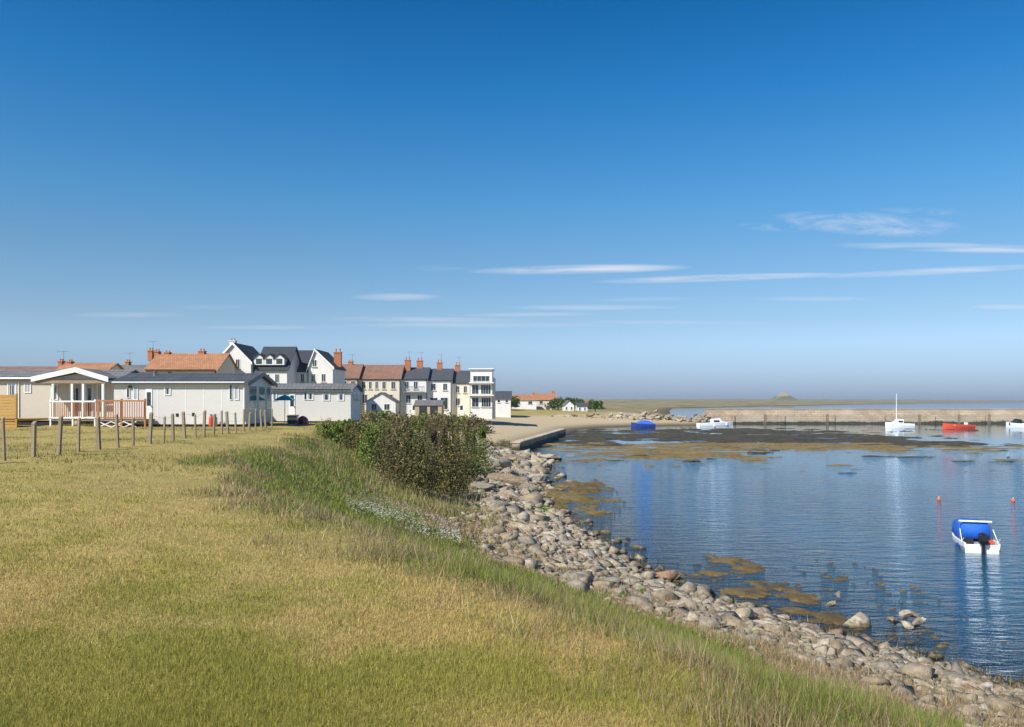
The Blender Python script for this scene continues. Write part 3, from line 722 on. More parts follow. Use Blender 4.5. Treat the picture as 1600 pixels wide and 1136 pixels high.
# ------------------------------------------------------------------ building helpers (front walls laid out from measured photo points at a known distance)
class Site:
    def __init__(s, name, label, cat, px, py, Y, group=None):
        s.o = Vector(P(px, py, Y)); s.Y = Y; s.root = empty(name, s.o); tag(s.root, label, cat, group)
    def X(s, px, dy=0.0): return (px - 800) / F * s.Y - s.o.x
    def Z(s, py): return EYE - (py - HZ) / F * s.Y - s.o.z
    def box(s, name, px0, px1, py0, py1, y0, y1, m, parent=None, bevel=0):
        return MB().box(s.X(px0), s.X(px1), y0, y1, s.Z(py1), s.Z(py0)).build(name, m, parent or s.root, bevel)
    def window(s, px0, px1, py0, py1, y=0.0, frame=None, glass=None, bars=1, fw=.06):
        x0, x1, z0, z1 = s.X(px0), s.X(px1), s.Z(py1), s.Z(py0); fw = min(fw, (x1 - x0) * .16, (z1 - z0) * .16); b = MB()
        b.box(x0, x0 + fw, y - .05, y - .003, z0, z1); b.box(x1 - fw, x1, y - .05, y - .003, z0, z1)
        b.box(x0 + fw, x1 - fw, y - .05, y - .003, z0, z0 + fw); b.box(x0 + fw, x1 - fw, y - .05, y - .003, z1 - fw, z1)
        for k in range(bars):
            c = x0 + (x1 - x0) * (k + 1) / (bars + 1); b.box(c - fw * .3, c + fw * .3, y - .045, y - .003, z0 + fw, z1 - fw)
        f = b.build('window', frame or M['trim'], s.root)
        MB().box(x0 + fw * .9, x1 - fw * .9, y - .02, y - .006, z0 + fw * .9, z1 - fw * .9).build('pane', glass or M['glass'], f)
        if s.Y > 90: MB().box(x0 - .08, x1 + .08, y - .14, y - .004, z0 - .12, z0 - .004).build('sill', M['stone'], f)
        elif x1 - x0 > .25:
            b = MB(); cw = (x1 - x0) * .2
            for xa, xb in ((x0 + fw, x0 + fw + cw), (x1 - fw - cw, x1 - fw)): b.box(xa, xb, y - .028, y - .021, z0 + fw, z1 - fw)
            b.box(x0 + fw + cw, x1 - fw - cw, y - .028, y - .021, z1 - fw - (z1 - z0) * .12, z1 - fw); b.build('curtain', M['blind'], f)
        return f
    def side_window(s, x, y0, y1, py0, py1, glass=None):
        z0, z1 = s.Z(py1), s.Z(py0); f = MB().box(x + .003, x + .05, y0, y1, z0, z1).build('window', M['trim'], s.root)
        MB().box(x + .052, x + .058, y0 + .07, y1 - .07, z0 + .07, z1 - .07).build('pane', glass or M['glass'], f)
    def gable_roof_x(s, px0, px1, py_e, py_r, depth, m, over=.3, th=.12, name='roof'):
        """ridge along the picture; the eave is seen from the front"""
        x0, x1 = s.X(px0) - over, s.X(px1) + over; ze = s.Z(py_e); zr = EYE - (py_r - HZ) / F * (s.Y + depth / 2) - s.o.z
        sl = (zr - ze) / (depth / 2); b = MB()
        b.prism([(-over, ze - sl * over), (depth / 2, zr), (depth + over, ze - sl * over), (depth + over, ze - sl * over - th), (depth / 2, zr - th), (-over, ze - sl * over - th)], 'x', x0, x1)
        r = b.build(name, m, s.root); return r, ze, zr
    def walls_x(s, px0, px1, py_b, py_e, py_r, depth, m, below=.6):
        x0, x1 = s.X(px0), s.X(px1); ze = s.Z(py_e); zr = EYE - (py_r - HZ) / F * (s.Y + depth / 2) - s.o.z; zb = s.Z(py_b) - below
        return MB().prism([(0, zb), (0, ze - .05), (depth / 2, zr - .14), (depth, ze - .05), (depth, zb)], 'x', x0, x1).build('wall', m, s.root)
    def gable_front(s, px0, px1, py_b, py_e, py_r, depth, wm, rm, over=.3, th=.14, below=.6, barge=None, apex=None):
        """ridge runs away from the viewer; the gable is seen from the front"""
        x0, x1, xa = s.X(px0), s.X(px1), s.X(apex if apex else (px0 + px1) / 2); ze, zr, zb = s.Z(py_e), s.Z(py_r), s.Z(py_b) - below
        w = MB().prism([(x0, zb), (x0, ze), (xa, zr), (x1, ze), (x1, zb)], 'y', 0, depth).build('wall', wm, s.root)
        sl0, sl1 = (zr - ze) / (xa - x0), (zr - ze) / (x1 - xa); b = MB()
        b.prism([(x0 - over, ze - sl0 * over + .004), (xa, zr + .004), (x1 + over, ze - sl1 * over + .004), (x1 + over, ze - sl1 * over + th), (xa, zr + th), (x0 - over, ze - sl0 * over + th)], 'y', -over, depth + over)
        r = b.build('roof', rm, s.root)
        if barge:
            b = MB(); t2 = th + .05
            b.prism([(x0 - over - .02, ze - sl0 * over - .14), (xa, zr - .14), (x1 + over + .02, ze - sl1 * over - .14), (x1 + over + .02, ze - sl1 * over + t2), (xa, zr + t2), (x0 - over - .02, ze - sl0 * over + t2)], 'y', -over - .06, -over - .002)
            b.build('bargeboard', barge, s.root)
        return w, r
    def chimney(s, px, wpx, py0, py1, y, m=None, pots=2, parent=None):
        Yc = s.Y + y; x = (px - 800) / F * Yc - s.o.x; w = wpx / F * Yc / 2; z0 = EYE - (py1 - HZ) / F * Yc - s.o.z; z1 = EYE - (py0 - HZ) / F * Yc - s.o.z
        hp = min(.55, (z1 - z0) * .3); b = MB().box(x - w, x + w, y - .4, y + .4, z0 - .8, z1 - hp - .15); b.box(x - w - .07, x + w + .07, y - .47, y + .47, z1 - hp - .148, z1 - hp)
        c = b.build('chimney', m or M['brick'], parent or s.root)
        for k in range(pots):
            xx = x + w * (0 if pots == 1 else (-.55 + 1.1 * k / (pots - 1)))
            MB().lathe([(.16, 0), (.13, hp * .2), (.12, hp * .8), (.15, hp * .85), (.15, hp)], (xx, y, z1 - hp + .002), 10).build('chimney_pot', M['pot'], c)
        return c
    def door(s, px0, px1, py0, py1, y=0.0, m=None):
        x0, x1, z0, z1 = s.X(px0), s.X(px1), s.Z(py1), s.Z(py0)
        f = MB().box(x0, x1, y - .04, y - .003, z0, z1).build('door', m or M['trim'], s.root)
        MB().box(x0 + (x1 - x0) * .18, x1 - (x1 - x0) * .18, y - .05, y - .041, z0 + (z1 - z0) * .45, z1 - (z1 - z0) * .1).build('pane', M['glass'], f)
        MB().box(x1 - (x1 - x0) * .14, x1 - (x1 - x0) * .08, y - .09, y - .041, z0 + (z1 - z0) * .4, z0 + (z1 - z0) * .46).build('handle', M['steel'], f)
        return f


# ------------------------------------------------------------------ static caravans
def caravan_left():
    s = Site('static_caravan', 'cream static caravan with a wide white edged porch gable at the left of the park', 'caravan', 60, 668, 55)
    D = 4.2
    s.walls_x(-160, 184, 657, 591, 578.5, D, M['clad_cream'], below=0)
    s.gable_roof_x(-160, 184, 590, 577.5, D, M['greytile'], .25)
    # porch gable standing forward
    x0, x1, xa = s.X(76), s.X(183), s.X(138); ze, zr = s.Z(592), s.Z(578.5)
    sl0, sl1 = (zr - ze) / (xa - x0), (zr - ze) / (x1 - xa)
    MB().prism([(x0 - .2, ze - sl0 * .2), (xa, zr), (x1 + .2, ze - sl1 * .2), (x1 + .2, ze - sl1 * .2 + .1), (xa, zr + .1), (x0 - .2, ze - sl0 * .2 + .1)], 'y', -1.6, 1.4).build('porch_roof', M['greytile'], s.root)
    MB().prism([(x0 - .22, ze - sl0 * .2 - .2), (xa, zr - .2), (x1 + .22, ze - sl1 * .2 - .2), (x1 + .22, ze - sl1 * .2 + .14), (xa, zr + .14), (x0 - .22, ze - sl0 * .2 + .14)], 'y', -1.68, -1.602).build('bargeboard', M['trim'], s.root)
    MB().prism([(x0 + .1, ze - .12), (xa, zr - .24), (x1 - .1, ze - .12)], 'y', -1.1, -.95).build('gable_panel', M['clad_cream'], s.root)
    MB().box(x0, x1, -1.55, -1.35, ze - .34, ze - .14).build('beam', M['wood'], s.root)
    for px in (102, 131, 148, 178): MB().box(s.X(px) - .07, s.X(px) + .07, -1.52, -1.38, s.Z(657), ze - .34).build('porch_post', M['trim'], s.root)
    for w in ((12, 26, 598, 619), (38, 49, 598, 614), (80, 91, 600, 625), (152, 160, 600, 626)): s.window(*w, 0, glass=M['blind'] if w[0] in (38,) else None, bars=1)
    s.window(108, 128, 599, 652, 0, glass=M['glass'], bars=1); s.window(134, 146, 599, 652, 0, glass=M['glass'], bars=0)
    MB().box(s.X(-160), s.X(184), .1, D - .1, s.Z(668) - .3, s.Z(657) - .004).build('skirting', M['dark'], s.root)
    for px in (-100, 0, 120): MB().box(s.X(px) - .15, s.X(px) + .15, -.05, .095, s.Z(668) - .2, s.Z(657) - .006).build('pier_block', M['stone'], s.root)
    MB().tube((s.X(30), -.05, s.Z(590)), (s.X(30), -.05, s.Z(657)), .035).build('downpipe', M['trim'], s.root)
    MB().tube((s.X(-160), -.3, s.Z(591.5)), (s.X(74), -.3, s.Z(591.5)), .06).build('gutter', M['trim'], s.root)


def caravan_mid():
    s = Site('static_caravan', 'long white static caravan with dark low roof and shaded end wall, middle of three', 'caravan', 280, 668, 52)
    D = 5.6
    s.walls_x(178, 384, 657, 598, 584, D, M['clad_white'], below=.25)
    s.gable_roof_x(178, 384, 596, 583, D, M['slate'], .28)
    x1 = s.X(384) + .28; ze, zr = s.Z(596), EYE - (583 - HZ) / F * (52 + D / 2) - s.o.z; sl = (zr - ze) / (D / 2)
    MB().prism([(-.3, ze - sl * .3 - .22), (D / 2, zr - .2), (D + .3, ze - sl * .3 - .22), (D + .3, ze - sl * .3 + .04), (D / 2, zr + .05), (-.3, ze - sl * .3 + .04)], 'x', x1 + .002, x1 + .07).build('bargeboard', M['black'], s.root)
    MB().box(s.X(178), s.X(384), -.30, -.2, s.Z(598.2), s.Z(596.4)).build('fascia', M['trim'], s.root)
    s.window(257, 267, 604, 617.5, 0, bars=0); s.window(209, 216, 603, 625, 0, bars=0, glass=M['blind']); s.window(198, 203, 606, 622, 0, bars=0)
    s.window(358.5, 363.5, 601, 625, 0, bars=0); s.window(366, 373.5, 601, 625, 0, bars=0, glass=M['blind'])
    s.door(228, 238, 608, 655, 0)
    for px in (247, 290, 318, 347): MB().box(s.X(px) - .02, s.X(px) + .02, -.012, -.002, s.Z(655), s.Z(599)).build('panel_joint', M['trim'], s.root)
    MB().box(s.X(300), s.X(304), -.03, -.003, s.Z(650), s.Z(645)).build('air_vent', M['dark'], s.root); MB().box(s.X(275), s.X(279), -.03, -.003, s.Z(651), s.Z(646)).build('air_vent', M['dark'], s.root)
    MB().tube((s.X(382), -.06, s.Z(597)), (s.X(382), -.06, s.Z(657)), .035).build('downpipe', M['trim'], s.root)
    s.side_window(s.X(384), .5, 2.1, 601, 640, M['tealglass']); s.side_window(s.X(384), 2.5, 3.9, 601, 652, M['tealglass']); s.side_window(s.X(384), 4.2, 5.2, 601, 640, M['tealglass'])
    MB().lathe([(.09, 0), (.09, .25), (.14, .27), (.02, .36)], (s.X(220), D / 2 - .8, zr - .25), 10).build('flue', M['steel'], s.root)
    MB().box(s.X(178) + .1, s.X(384) - .1, .1, D - .1, s.Z(668) - .3, s.Z(657) - .26).build('skirting', M['dark'], s.root)
    MB().box(s.X(204) - .1, s.X(204) + .1, -.14, -.004, s.Z(606), s.Z(603)).build('wall_lamp', M['black'], s.root)


def caravan_right():
    s = Site('static_caravan', 'white static caravan with a ribbed grey roof, rightmost and farthest of the three', 'caravan', 490, 662, 62)
    D = 4.0
    s.walls_x(424, 548, 654, 608.5, 600, D, M['clad_white'], below=.2)
    s.gable_roof_x(424, 548, 608, 599, D, M['greytile'], .22)
    MB().box(s.X(424), s.X(548), -.24, -.16, s.Z(609.6), s.Z(608.4)).build('gutter', M['black'], s.root)
    for w in ((426, 433, 613, 626), (475, 480, 613, 625), (480.6, 490, 613, 625), (504, 516, 614, 626), (528, 538, 614, 626)): s.window(*w, 0, bars=0, glass=M['tealglass'] if w[0] == 426 else M['glass'])
    s.door(452, 461, 614, 652)
    s.side_window(s.X(548), .8, 1.9, 613, 628); s.side_window(s.X(548), 2.3, 3.3, 613, 628)
    MB().box(s.X(424) + .1, s.X(548) - .1, .1, D - .1, s.Z(662) - .2, s.Z(654) - .21).build('skirting', M['dark'], s.root)
    MB().box(s.X(404), s.X(423.5), -.9, .9, s.Z(650), s.Z(646)).build('entrance_step', M['wood'], s.root)


caravan_left(); caravan_mid(); caravan_right()
for px, mm, lab in ((330, M['redhull'], 'orange gas bottle standing against the long white caravan, left of two'), (336, M['steel'], 'grey gas bottle standing against the long white caravan, right of two')):
    p = P(px, 664, 51.5); r_ = empty('gas_bottle', (p.x, 51.5, zat(p.x, 51.5))); tag(r_, lab, 'gas bottle')
    MB().lathe([(.10, 0), (.15, .04), (.155, .1), (.155, .55), (.13, .64), (.05, .68), (.04, .76)], (0, 0, 0), 14).build('body', mm, r_, smooth=True); MB().lathe([(.09, .68), (.09, .80)], (0, 0, 0), 10).build('collar', M['steel'], r_)


def deck(name, label, px0, px1, py_top, py_floor, py_ground, Y, dep, m, mp, spacing, gap=None, solid=False, lattice=False):
    s = Site(name, label, 'deck', (px0 + px1) / 2, py_ground, Y); x0, x1 = s.X(px0), s.X(px1); zt, zf, zg = s.Z(py_top), s.Z(py_floor), s.Z(py_ground)
    b = MB(); k = x0
    b.box(x0, x1, 0, dep, zf - .12, zf); b.build('floor', M['wood'] if not solid else m, s.root)
    n = max(2, int((x1 - x0) / 1.5) + 1)
    for i in range(n):
        xx = x0 + (x1 - x0) * i / (n - 1); xx = min(max(xx, x0 + .05), x1 - .05)
        MB().box(xx - .05, xx + .05, -.05, .047, zg - .2, zt + .08).build('post', mp, s.root)
    MB().box(x0, x1, -.09, -.053, zt - .1, zt).build('rail', mp, s.root); MB().box(x0, x1, -.09, -.053, zf + .06, zf + .14).build('rail', mp, s.root)
    if solid:
        b = MB(); zz = zf + .15
        while zz < zt - .2: b.box(x0, x1, -.085, -.055, zz, zz + .17); zz += .19
        b.build('boarding', m, s.root); b = MB(); zz = zg
        while zz < zf - .2: b.box(x0, x1, -.02, .012, zz, zz + .17); zz += .19
        b.build('boarding', m, s.root)
    else:
        b = MB(); xx = x0 + spacing
        while xx < x1 - .02: b.box(xx - .022, xx + .022, -.085, -.058, zf + .14, zt - .1); xx += spacing
        b.build('balusters', m, s.root)
    if lattice:
        b = MB(); w = .8; xx = x0 + .1
        while xx < x1 - w:
            for a, c in (((xx, zg + .05), (xx + w, zf - .16)), ((xx, zf - .16), (xx + w, zg + .05))): b.tube((a[0], -.02, a[1]), (c[0], -.02, c[1]), .035, n=4)
            xx += w
        b.build('lattice', M['trim'], s.root)
    return s


deck('timber_deck', 'reddish brown railed timber deck in front of the porch gable of the cream caravan', 78, 150, 626, 655, 669, 52.2, 1.1, M['stain'], M['trim'], .14)
deck('timber_deck', 'reddish timber deck with white lattice below at the left end of the long white caravan', 152, 228, 625, 655, 669, 50.6, 1.3, M['stain'], M['stain'], .15, lattice=True)
deck('timber_veranda', 'golden boarded timber veranda at the left edge beside the cream caravan', -70, 27, 617, 655, 668, 50.5, 3.4, M['mustard'], M['mustard'], .2, solid=True)


# ------------------------------------------------------------------ village
def pantile_house(label, px0, px1, base, eave, ridge, Y, D, wm, rm, wins, chims, group=None, name='house', over=.3, barge=None):
    s = Site(name, label, 'house', (px0 + px1) / 2, base, Y, group)
    s.walls_x(px0, px1, base, eave, ridge, D, wm); s.gable_roof_x(px0, px1, eave, ridge, D, rm, over)
    for w in wins: s.window(*w)
    for c in chims: s.chimney(c[0], c[1], c[2], c[3], D / 2 if len(c) < 5 else c[4])
    s.box('gutter', px0, px1, eave + .35, eave + 1.3, -over - .14, -over - .02, M['dark']); xx = s.X(px1 - 1.2); MB().box(xx - .06, xx + .06, -.12, -.002, s.Z(base), s.Z(eave + 1.4)).build('downpipe', M['dark'], s.root)
    if chims:
        Yc = Y + D / 2; c = chims[0]; xx = (c[0] - 800) / F * Yc - s.o.x; z1 = EYE - (c[2] - HZ) / F * Yc - s.o.z; b = MB(); b.tube((xx + .3, D / 2, z1 - .8), (xx + .3, D / 2, z1 + 1.1), .03, n=5); b.tube((xx - .5, D / 2, z1 + 1.0), (xx + .9, D / 2, z1 + 1.0), .02, n=5)
        for k in range(6): b.tube((xx - .45 + k * .25, D / 2 - .3, z1 + 1.0), (xx - .45 + k * .25, D / 2 + .3, z1 + 1.0), .015, n=4)
        b.build('aerial', M['steel'], s.root)
    return s


pantile_house('low house with orange pantile roof and three chimney pots behind the cream caravan', 78, 156, 650, 586, 567, 100, 8, M['cream'], M['pantile'], [(90, 98, 590, 600)], [(96, 6, 561, 571), (110, 6, 562, 571)])
pantile_house('house with brown tiled roof seen over the cream caravan at the left edge', -60, 74, 650, 590, 572.5, 105, 9, M['cream'], M['browntile'], [(10, 20, 592, 602)], [])
pantile_house('tall sandstone house with large sunlit orange pantile roof and four chimneys', 228, 338, 650, 577, 552, 112, 9, M['cream'], M['pantile'], [(240, 247, 580, 592), (262, 269, 580, 592)], [(236, 7, 544, 556), (246, 7, 546, 556), (262, 8, 548, 556), (316, 9, 545, 556)])
pantile_house('pale house with grey tiled roof between the two orange pantile roofs', 158, 232, 650, 582, 570, 118, 8, M['white'], M['greytile'], [(176, 184, 584, 594)], [(200, 6, 562, 572)])

s = Site('gabled_house', 'tall white house with steep dark slate roof, biggest of the village', 'house', 400, 655, 120)
s.gable_front(338, 392, 655, 566, 537, 9, M['white'], M['darkslate'], .25, .2, barge=M['trim'], apex=364)
s.window(353, 360, 561, 576); s.window(368, 375, 561, 576); s.window(353, 362, 588, 602); s.window(372, 380, 588, 602)
s2x0, s2x1 = s.X(392) + .26, s.X(446); Dm = 9
b = MB(); ze, zr = s.Z(575), EYE - (541 - HZ) / F * (120 + 4.5) - s.o.z; slp = (zr - ze) / 4.5
b.prism([(.8 - .3, ze - slp * .3), (5.3, zr), (9.8, ze), (9.8, ze - .2), (5.3, zr - .2), (.5, ze - slp * .3 - .2)], 'x', s2x0, s2x1 + .3); b.build('main_roof', M['darkslate'], s.root)
MB().prism([(.8, s.Z(655)), (.8, ze - .05), (5.3, zr - .22), (9.7, ze - .05), (9.7, s.Z(655))], 'x', s2x0, s2x1).build('main_wall', M['white'], s.root)
for px in (402, 418, 434):
    x = s.X(px); zz = ze + .5
    dm = MB().prism([(x - .75, zz), (x - .75, zz + 1.0), (x, zz + 1.6), (x + .75, zz + 1.0), (x + .75, zz)], 'y', .78, 3.2).build('dormer', M['white'], s.root)
    MB().prism([(x - .95, zz + .86), (x, zz + 1.62), (x + .95, zz + .86), (x + .95, zz + .98), (x, zz + 1.75), (x - .95, zz + .98)], 'y', .62, 3.6).build('dormer_roof', M['darkslate'], dm)
    MB().box(x - .45, x + .45, .75, .777, zz + .15, zz + .95).build('pane', M['glass'], dm)
for w in ((398, 405, 584, 598), (412, 419, 584, 598), (427, 434, 584, 598)): s.window(*w, y=.8)
s.chimney(364, 9, 529, 540, 6.5, M['white'], 2)

s = Site('gabled_house', 'white house with dark slate roof and tall brick chimney right of the biggest one', 'house', 470, 655, 126)
s.gable_front(482, 520, 655, 574, 547, 9, M['white'], M['darkslate'], .25, .2, barge=M['trim'], apex=492)
b = MB(); ze, zr = s.Z(577), EYE - (547 - HZ) / F * (126 + 4.5) - s.o.z; xl, xr = s.X(449), s.X(482) - .3
b.prism([(.3, ze - .25), (5, zr), (9.6, ze), (9.6, ze - .2), (5, zr - .2), (.3, ze - .45)], 'x', xl, xr + .02).build('main_roof', M['darkslate'], s.root)
MB().prism([(.6, s.Z(655)), (.6, ze - .2), (5, zr - .22), (9.5, ze - .05), (9.5, s.Z(655))], 'x', xl + .1, xr).build('main_wall', M['white'], s.root)
for w in ((455, 461, 584, 597), (468, 474, 584, 597)): s.window(*w, y=.6)
for w in ((488, 495, 562, 573), (486, 493, 584, 597), (502, 509, 584, 597)): s.window(*w)
s.chimney(528, 11, 545, 566, 5)

TERR = [('terrace house with brown tiled roof and grey stone front, next to the tall brick chimney', 512, 560, 650, 591, 569, 150, M['stone'], M['browntile'], [(518, 526, 595, 606), (534, 542, 595, 606), (548, 555, 595, 606), (518, 526, 614, 628)], [(548, 7, 562, 571)]),
        ('terrace house with brown tiled roof and long row of attic windows', 560, 626, 650, 592, 570, 151, M['cream'], M['browntile'], [(565, 571, 596, 608), (576, 581, 596, 608), (586, 591, 596, 608), (597, 603, 596, 608), (611, 618, 596, 608), (566, 574, 616, 630), (584, 592, 616, 630), (606, 614, 616, 630)], [(637, 9, 558, 573)]),
        ('terrace house with white front and iron balcony under a slate roof', 626, 668, 650, 592, 574, 152, M['white'], M['slate'], [(632, 639, 596, 608), (646, 653, 596, 608), (634, 642, 617, 630), (652, 660, 617, 630)], [(656, 9, 559, 576)]),
        ('terrace house with broad dark ground floor openings under a slate roof', 668, 706, 650, 594, 576, 153, M['white'], M['slate'], [(673, 681, 599, 610), (692, 699, 599, 610), (672, 684, 621, 640), (688, 700, 621, 640)], [(687, 8, 562, 578)]),
        ('narrow house with steep dark roof at the right end of the terrace', 706, 736, 650, 598, 579, 154, M['cream'], M['slate'], [(712, 718, 603, 614), (724, 730, 603, 614), (712, 719, 622, 634)], [(715, 8, 566, 582)])]
for lab, a, b_, base, ev, rg, Y, wm, rm, wins, ch in TERR:
    s = pantile_house(lab, a, b_, base, ev, rg, Y, 9, wm, rm, wins, ch, 'houses of the harbour terrace', 'terrace_house', .12)
    s.door((a + b_) / 2 - 3.5, (a + b_) / 2 + 3.5, 632, 648)
    if 'balcony' in lab:
        MB().box(s.X(630), s.X(664), -1.0, -.06, s.Z(613.5), s.Z(612)).build('balcony', M['steel'], s.root)
        b = MB()
        for q in np.linspace(630.5, 663.5, 16): b.box(s.X(q) - .03, s.X(q) + .03, -1.0, -.94, s.Z(612) + .002, s.Z(605))
        b.box(s.X(630), s.X(664), -1.02, -.92, s.Z(605) + .002, s.Z(604)); b.build('balustrade', M['steel'], s.root)
# lean-to porch with little gable in front of the terrace
s = Site('harbour_cottage', 'small white gabled cottage before the terrace, left of the flat roofed block', 'house', 594, 648, 140)
s.gable_front(572, 618, 648, 628, 614, 5, M['white'], M['greytile'], .25); s.window(580, 589, 631, 641); s.window(600, 609, 631, 641)
s = Site('boat_shed', 'low grey roofed shed with wide dark doors before the terrace', 'shed', 668, 649, 141)
s.walls_x(648, 690, 649, 633, 626, 5, M['stone']); s.gable_roof_x(648, 690, 632, 625, 5, M['greytile'], .2); s.door(655, 667, 635, 649, m=M['dark']); s.door(672, 684, 635, 649, m=M['dark'])

s = Site('flat_roofed_house', 'white flat roofed block with tiers of dark glazing at the right end of the village', 'house', 752, 650, 148)
s.box('wall', 735, 769, 577, 655, 0, 9, M['white']); s.box('roof', 732.5, 771.5, 575.5, 577, -.4, 9.4, M['trim']); s.box('roof_slab', 733, 772, 597.5, 599, -1.0, -.003, M['trim']); s.box('roof_slab', 733, 772, 617, 618.5, -1.0, -.003, M['trim'])
for w in ((739, 765, 587, 596), (737, 748, 601, 616), (751, 767, 601, 616), (737, 748, 621, 636), (752, 767, 621, 636)): s.window(*w, bars=3 if w[1] - w[0] > 14 else 1)
s.box('annexe', 769.05, 773, 590, 655, 1, 7, M['cream'])

for i, (lab, a, b_, base, ev, rg, Y, wm, rm, kind) in enumerate([
        ('small blue grey roofed house just right of the white flat roofed block', 773, 798, 646, 622, 611, 190, M['white'], M['slate'], 'x'),
        ('low cottage with bright orange pantile roof, left one of the two beyond the village', 800, 838, 640, 624.5, 616.5, 260, M['white'], M['pantile'], 'x'),
        ('low cottage with orange pantile roof beside the green trees', 838, 868, 640, 624, 614.5, 270, M['cream'], M['pantile'], 'x'),
        ('tiny white cottage with pointed gable among the green trees', 881, 897, 641, 633, 626, 255, M['white'], M['greytile'], 'y'),
        ('tiny white cottage with dark roof at the edge of the dunes', 902, 918, 641, 634, 629, 262, M['white'], M['slate'], 'x')]):
    s = Site('cottage', lab, 'house', (a + b_) / 2, base, Y)
    if kind == 'x': s.walls_x(a, b_, base, ev, rg, 8, wm, 1.5); s.gable_roof_x(a, b_, ev, rg, 8, rm, .3)
    else: s.gable_front(a, b_, base, ev, rg, 8, wm, rm, below=1.5)
    w = (b_ - a) / 5
    s.window(a + w * .8, a + w * 1.7, ev + 2.5, ev + 7, bars=0); s.window(b_ - w * 1.7, b_ - w * .8, ev + 2.5, ev + 7, bars=0)
    if kind == 'x' and i: s.chimney(a + w * 4.4, 4, rg - 5, rg + 2, 4)

# castle on its mound far along the coast
Yc = 1900; s = Site('castle', 'small grey castle on a mound far along the coast', 'castle', 1229, 624.5, Yc)
b = MB()
pr = [(1208, 626), (1214, 623.5), (1219, 621.5), (1224, 619), (1236, 618.4), (1240, 621), (1245, 623.5), (1252, 626)]
b.prism([(s.X(q[0]), s.Z(q[1])) for q in pr] + [(s.X(1252), -25), (s.X(1208), -25)], 'y', 0, 60); b.build('mound', mat('castle_mound', (.17, .16, .09), .95, .3, .05), s.root)
b = MB()
for a, c, t_ in ((1224.5, 1228, 614.5), (1228.05, 1233, 612.5), (1233.05, 1236, 615.5)): b.box(s.X(a), s.X(c), 18, 40, s.Z(619.5), s.Z(t_))
for q in np.linspace(1225, 1235.4, 9): b.box(s.X(q), s.X(q + .5), 18.5, 20, s.Z(612.4) - 1, s.Z(612.4) + .6)
b.build('keep', M['stone'], s.root)


# ------------------------------------------------------------------ hedges, gardens and trees by the village
for i, (px, tp, Y, r_, tone) in enumerate([(572, 644, 118, 3.4, 0), (600, 645, 120, 3.2, 2), (628, 644, 119, 3.6, 1), (656, 646, 121, 3.2, 2), (684, 645, 120, 3.4, 0), (712, 646, 122, 3.4, 2), (738, 647, 121, 3.0, 1)]):
    p = P(px, tp, Y); shrub(p.x, Y, p.z, r_, 'rounded garden bush in the row before the harbour terrace', 'garden bushes before the terrace', THC[tone], 500 + i, n=1300, leaf=.26, name='garden_bush', cat='bush')


def tree(px, tp, Y, r_, label, seed, cols, group=None):
    p = P(px, tp, Y); z = zat(p.x, Y); h = p.z - z; root = empty('tree', (p.x, Y, z)); tag(root, label, 'tree', group)
    m = MB(); m.tube((0, 0, -.3), (0, 0, h * .55), .22, .14, 8); r = random.Random(seed)
    for k_ in range(6):
        a = r.uniform(0, 6.28); m.tube((0, 0, h * .4), (math.cos(a) * r_ * .6, math.sin(a) * r_ * .6, h * r.uniform(.6, .85)), .10, .04, 6)
    m.build('trunk', M['bark'], root); leaves('crown', 0, 0, h * .25, 1500, r_, r_, h * .75, .42, cols, root, seed)


GR = [(.07, .12, .025), (.10, .16, .03), (.05, .085, .02)]
for i, (px, tp, Y, r_) in enumerate([(872, 622, 268, 3.5), (889, 621.5, 275, 3.4), (905, 624, 272, 3.2), (930, 626, 280, 3.0), (795, 618, 230, 3.2)]):
    tree(px, tp, Y, r_, ['bushy tree left of the tiny gabled cottage', 'bushy tree standing behind the tiny gabled cottage', 'small tree between the two tiny white cottages', 'lone low tree at the foot of the dunes', 'small tree beside the blue grey roofed house'][i], 700 + i, GR)


# ------------------------------------------------------------------ vehicles by the caravans
def car(label, px, py, Y, L, H, paint, rz=0.0):
    p = P(px, py, Y); z = zat(p.x, Y); root = empty('parked_car', (p.x, Y, z), rz); tag(root, label, 'car')
    w = .85; h = L / 2
    prof = [(-h, .28), (-h, .72), (-h + .1, .82), (-h + .45, .9), (-h * .55, H - .06), (-h * .3, H), (h * .22, H), (h * .48, .92), (h - .15, .78), (h, .62), (h, .28)]
    rings = [[(q[0] * (1 if abs(t_) < .9 else .985), t_ * w * (1 - .18 * max(0, (q[1] - .85) / .6)), q[1]) for q in prof] for t_ in (-1, -.93, .93, 1)]
    MB().loft(rings).build('body', paint, root, smooth=False)
    for sgn in (-1, 1):
        yy = sgn * w * .93
        g = [(-h * .58, .93), (-h * .47, H - .16), (h * .17, H - .14), (h * .40, .95)]
        MB().prism(g, 'y', yy - .005, yy + .012 * sgn + .004).build('side_window', M['glass'], root)
        for xx in (-h * .62, h * .60):
            wl = MB(); wl.tube((xx, yy - .11 * sgn, .3), (xx, yy + .03 * sgn, .3), .3, n=18); t_ = wl.build('wheel', M['tyre'], root)
            MB().tube((xx, yy + .031 * sgn, .3), (xx, yy + .04 * sgn, .3), .18, n=14).build('rim', M['steel'], t_)
        MB().box(h - .1, h + .01, sgn * w * .7 - .14, sgn * w * .7 + .14, .58, .7).build('headlight', M['trim'], root)
    return root


